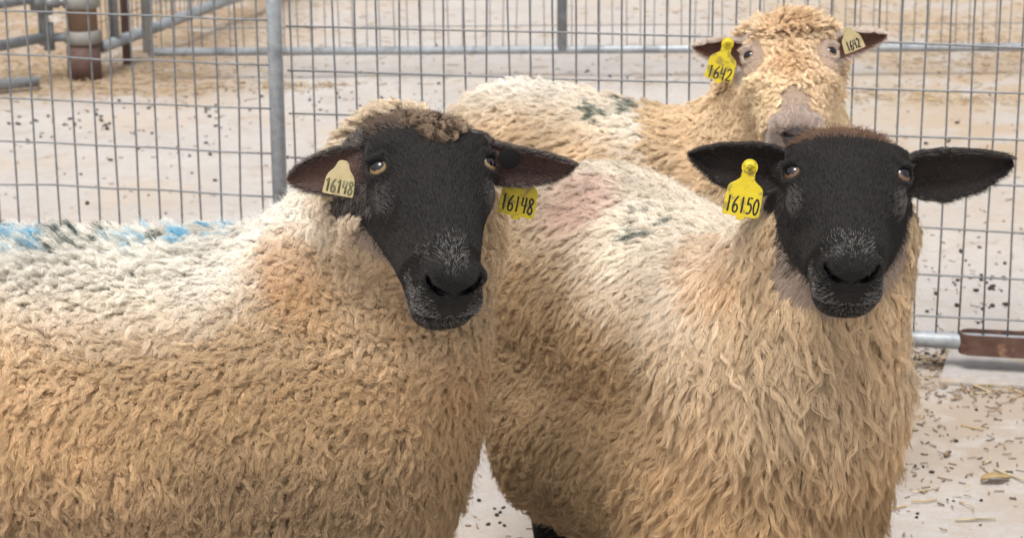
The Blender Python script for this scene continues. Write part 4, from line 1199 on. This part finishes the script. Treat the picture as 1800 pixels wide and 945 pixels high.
earC = [dict(base=hwC(-.066, -.034, -.030), tip=pix(1216, 82, YC + .03), n=A3(-.2, -1, -.1), t=[0, .25, .5, .75, .9, 1], top=[.022, .027, .027, .019, .010, .001], bot=[-.020, -.021, -.018, -.013, -.007, -.001]),
        dict(base=hwC(.066, -.038, -.030), tip=pix(1561, 60, YC + .03), n=A3(.2, -1, -.15), t=[0, .25, .5, .75, .9, 1], top=[.020, .027, .028, .020, .010, .001], bot=[-.020, -.022, -.020, -.014, -.007, -.001])]
ltC = unit(A3(-.7, -.6, 0)); hdC = unit(shl - rump)
def legsC(p, front):
    q = A3(p[0], p[1], 0)
    return [(A3(q[0], q[1], .40), A3(q[0], q[1], .09), .085, .028, .05), (A3(q[0], q[1], .09), A3(q[0] + .01, q[1] - .02, .02), .03, .036, .02)]
cC = dict(label='cream white-faced sheep standing behind the two black-faced ones with yellow tag 1642', base=(.16, 4.08, 0), head=headC, lo=(-.32, 3.45, -.01), hi=(.82, 4.60, 1.12), ears=earC, fine=.0034,
          prims=[(shl, rump, .195, .19, .05), (shl + A3(0, 0, -.05), rump + A3(0, 0, -.03), .19, .19, .05), (shl + A3(.05, -.03, .02), A3(.475, 3.80, .68), .170, .112, .06), (A3(.475, 3.80, .68), hwC(0, -.01, -.085), .112, .082, .05), (shl + A3(.09, -.08, 0), shl + A3(.06, -.05, -.12), .14, .13, .08)]
          + legsC(shl + ltC * .11, 1) + legsC(shl - ltC * .11, 1) + legsC(rump + A3(.10, 0, 0) + ltC * .07, 0) + legsC(rump + A3(.10, 0, 0) - ltC * .10, 0),
          paint=paint_C, spacing=lambda P: np.where(np.linalg.norm(P - hoC, axis=1) < .2, .0056, .0100), flow=flow_C, cand=260000, seed=3, iris=(.30, .19, .08), coat=coat_C, nhair=40000)
shC = build_sheep(cC)

# ------------------------------------------------------------------ ear tags
def cat(pts, n=7):
    P = [np.array(p, float) for p in pts]; P = [2 * P[0] - P[1]] + P + [2 * P[-1] - P[-2]]; o = []
    for i in range(1, len(P) - 2):
        for k in range(n):
            t = k / n; a, b, c, d = P[i - 1], P[i], P[i + 1], P[i + 2]
            o.append(.5 * (2 * b + (c - a) * t + (2 * a - 5 * b + 4 * c - d) * t * t + (3 * b - a - 3 * c + d) * t ** 3))
    return o + [P[-2]]


GLYPH = {'1': [([(.28, 1), (.30, .5), (.28, 0)], 0)],
         '1s': [([(.08, .78), (.34, 1), (.34, 0)], 1)],
         '6': [([(.46, 1), (.18, .68), (.06, .32), (.16, .04), (.40, .02), (.54, .22), (.44, .44), (.24, .46), (.08, .28)], 0)],
         '4': [([(.10, 1), (.06, .48), (.58, .48)], 1), ([(.46, 1), (.42, 0)], 1)],
         '8': [([(.50, .86), (.28, 1), (.10, .82), (.28, .56), (.52, .26), (.32, 0), (.06, .20), (.26, .52), (.50, .78), (.44, .94)], 0)],
         '5': [([(.54, .98), (.14, .98), (.10, .56)], 1), ([(.10, .56), (.36, .62), (.54, .36), (.38, .06), (.06, .04)], 0)],
         '0': [([(.30, 1), (.08, .70), (.08, .28), (.28, 0), (.50, .26), (.52, .70), (.30, 1)], 0)],
         '2': [([(.08, .80), (.28, 1), (.50, .80), (.38, .45), (.06, .04)], 0), ([(.06, .04), (.56, .05)], 1)]}


def number(text, o, ex, ey, ez, hgt, wid, r, mat, parent, org, step=.72, slant=0.0):
    mb = MB(); x = 0
    n = len(text); tot = step * (n - 1) + .6
    for ch in text:
        for pts, straight in GLYPH[ch]:
            P = pts if straight else cat(pts)
            mb.tube([A3((x + p[0] - tot / 2) * wid + slant * p[1], (p[1] - .5) * hgt, 0) for p in P], r, 6)
        x += step
    mb.v = [tuple(o + ex * v[0] + ey * v[1] + ez * v[2] * .22) for v in mb.v]
    return mb.build('number', mat, parent, org)


def rounded(pts, rads, n=5):
    o = []
    m = len(pts)
    for i in range(m):
        p = np.array(pts[i], float); a = np.array(pts[i - 1], float); b = np.array(pts[(i + 1) % m], float); r_ = rads[i]
        if r_ <= 0: o.append(p); continue
        pa = p + unit(a - p) * r_; pb = p + unit(b - p) * r_
        for k in range(n + 1):
            t = k / n; o.append((1 - t) ** 2 * pa + 2 * t * (1 - t) * p + t * t * pb)
    return o


def ear_tag(sheep, top, rot, yawt, shape, mat, label, text=None, ink='ink', stud=None, tilt=0.0, num=None, scale=1.0, nodes=None):
    """top: the stud's place; rot: turn in the picture plane; yawt, tilt: turn about the upright and level axes"""
    base = np.array(sheep.location)
    rm = Matrix.Rotation(yawt, 3, 'Z') @ Matrix.Rotation(tilt, 3, 'X') @ Matrix.Rotation(rot, 3, 'Y')
    ex, ey, ez = (np.array(rm @ Vector(v)) for v in ((1, 0, 0), (0, 0, 1), (0, -1, 0)))
    s = scale
    if shape == 'flag':
        hw2 = .0235
        k = [(math.cos(a) * .0105, math.sin(a) * .0105) for a in np.linspace(rad(-35), rad(215), 15)]
        poly = [(x, y) for x, y in k] + rounded([(-.0085, -.014), (-.012, -.0185), (-hw2, -.025), (-hw2 - .001, -.064), (-.006, -.064), (-.0045, -.0685), (.0045, -.0685), (.006, -.064), (hw2 + .001, -.064), (hw2, -.025), (.012, -.0185), (.0085, -.014)],
                                               [0, .006, .007, .004, .0008, .0015, .0015, .0008, .004, .007, .006, 0])
        cen, hg = (0, -.048), .021
    else:
        poly = rounded([(-.006, .010), (-.0095, -.001), (-.0175, -.0095), (-.0195, -.034), (.0195, -.034), (.0175, -.0095), (.0095, -.001), (.006, .010)], [.005, .004, .006, .003, .003, .006, .004, .005])
        cen, hg = (0, -.0225), .0165
    poly = [(p[0] * s, p[1] * s) for p in poly]
    mb = MB(); mb.prism(poly[::-1], np.asarray(top), ex, ey, ez, -.0010, .0010, .0004)
    t = mb.build('ear_tag', MAT[mat], sheep, base, smooth=False); t['label'] = label
    if text:
        wid, dx, dy, sl = num
        o = np.asarray(top) + ex * (cen[0] + dx) * s + ey * (cen[1] + dy) * s + ez * .0010
        number(text, o, ex, ey, ez, hg * s, wid * s, .00125 * s if ink == 'ink' else .0014 * s, MAT[ink], t, base, slant=sl)
    if stud:
        m2 = MB(); c0 = np.asarray(top)
        m2.tube([c0 - ez * .0005, c0 + ez * .0022, c0 + ez * .0034, c0 + ez * .0034, c0 + ez * .0016], .006, 18, rr=[.0078 * s, .0078 * s, .0068 * s, .0044 * s, .0040 * s]); m2.build('stud', MAT[stud], t, base)
        m3 = MB(); m3.tube([c0 + ez * .0008, c0 + ez * .0022], .0040 * s, 12); m3.build('stud_pin', MAT['black_plastic'], t, base)
    return t


ear_tag(shB, pix(1318, 294, YB - .022), rad(11), rad(6), 'flag', 'tag_yellow', 'yellow ear tag written 16150 in black', ['1', '6', '1', '5', '0'], 'ink', 'tag_yellow', rad(-4), (.0125, 0, -.001, .000))
ear_tag(shA, pix(602, 296, YA - .030), rad(12), rad(4), 'cap', 'tag_beige', 'faded beige ear tag stamped 16148', ['1s', '6', '1s', '4', '8'], 'ink_olive', None, rad(-5), (.0098, 0, 0, 0), 1.0)
ear_tag(shA, pix(596, 308, YA + .042), rad(6), rad(4), 'cap', 'tag_beige', 'dull back half of the beige tag behind the ear')
ear_tag(shA, pix(922, 296, YA + .066), rad(11), rad(-5), 'flag', 'tag_yellow', 'yellow ear tag half hidden behind the ear, written 16148', ['1', '6', '1', '4', '8'], 'ink', None, rad(-4), (.0122, 0, 0, 0), .98)
ear_tag(shC, pix(1279, 77, YC - .055), rad(15), rad(5), 'flag', 'tag_yellow', 'yellow ear tag written 1642 in black', ['1', '6', '4', '2'], 'ink', 'tag_yellow', rad(-4), (.0148, 0, -.003, 0), 1.0)
ear_tag(shC, pix(1492, 58, YC - .055), rad(-22), rad(-6), 'cap', 'tag_beige', 'small beige ear tag stamped 1642', ['1', '6', '4', '2'], 'ink', None, rad(-5), (.0088, 0, .000, 0), .95)
ear_tag(shC, pix(1503, 66, YC + .045), rad(-22), rad(-6), 'cap', 'tag_beige', 'dull back half of the beige tag behind the ear', scale=.9)
# black stud inside the ear and pin holes in the beige tags
def stud(sheep, p, r_, mat='black_plastic', nm='tag_stud', lab=None):
    base = np.array(sheep.location); m2 = MB(); p = np.asarray(p); ez = unit(A3(.1, -1, .12))
    m2.tube([p - ez * .004, p + ez * .0012, p + ez * .0018], r_, 28, rr=[r_, r_, r_ * .93]); o = m2.build(nm, MAT[mat], sheep, base)
    if lab: o['label'] = lab
stud(shA, pix(896, 279, YA - .012), .0125, lab='round black tag button inside the ear')
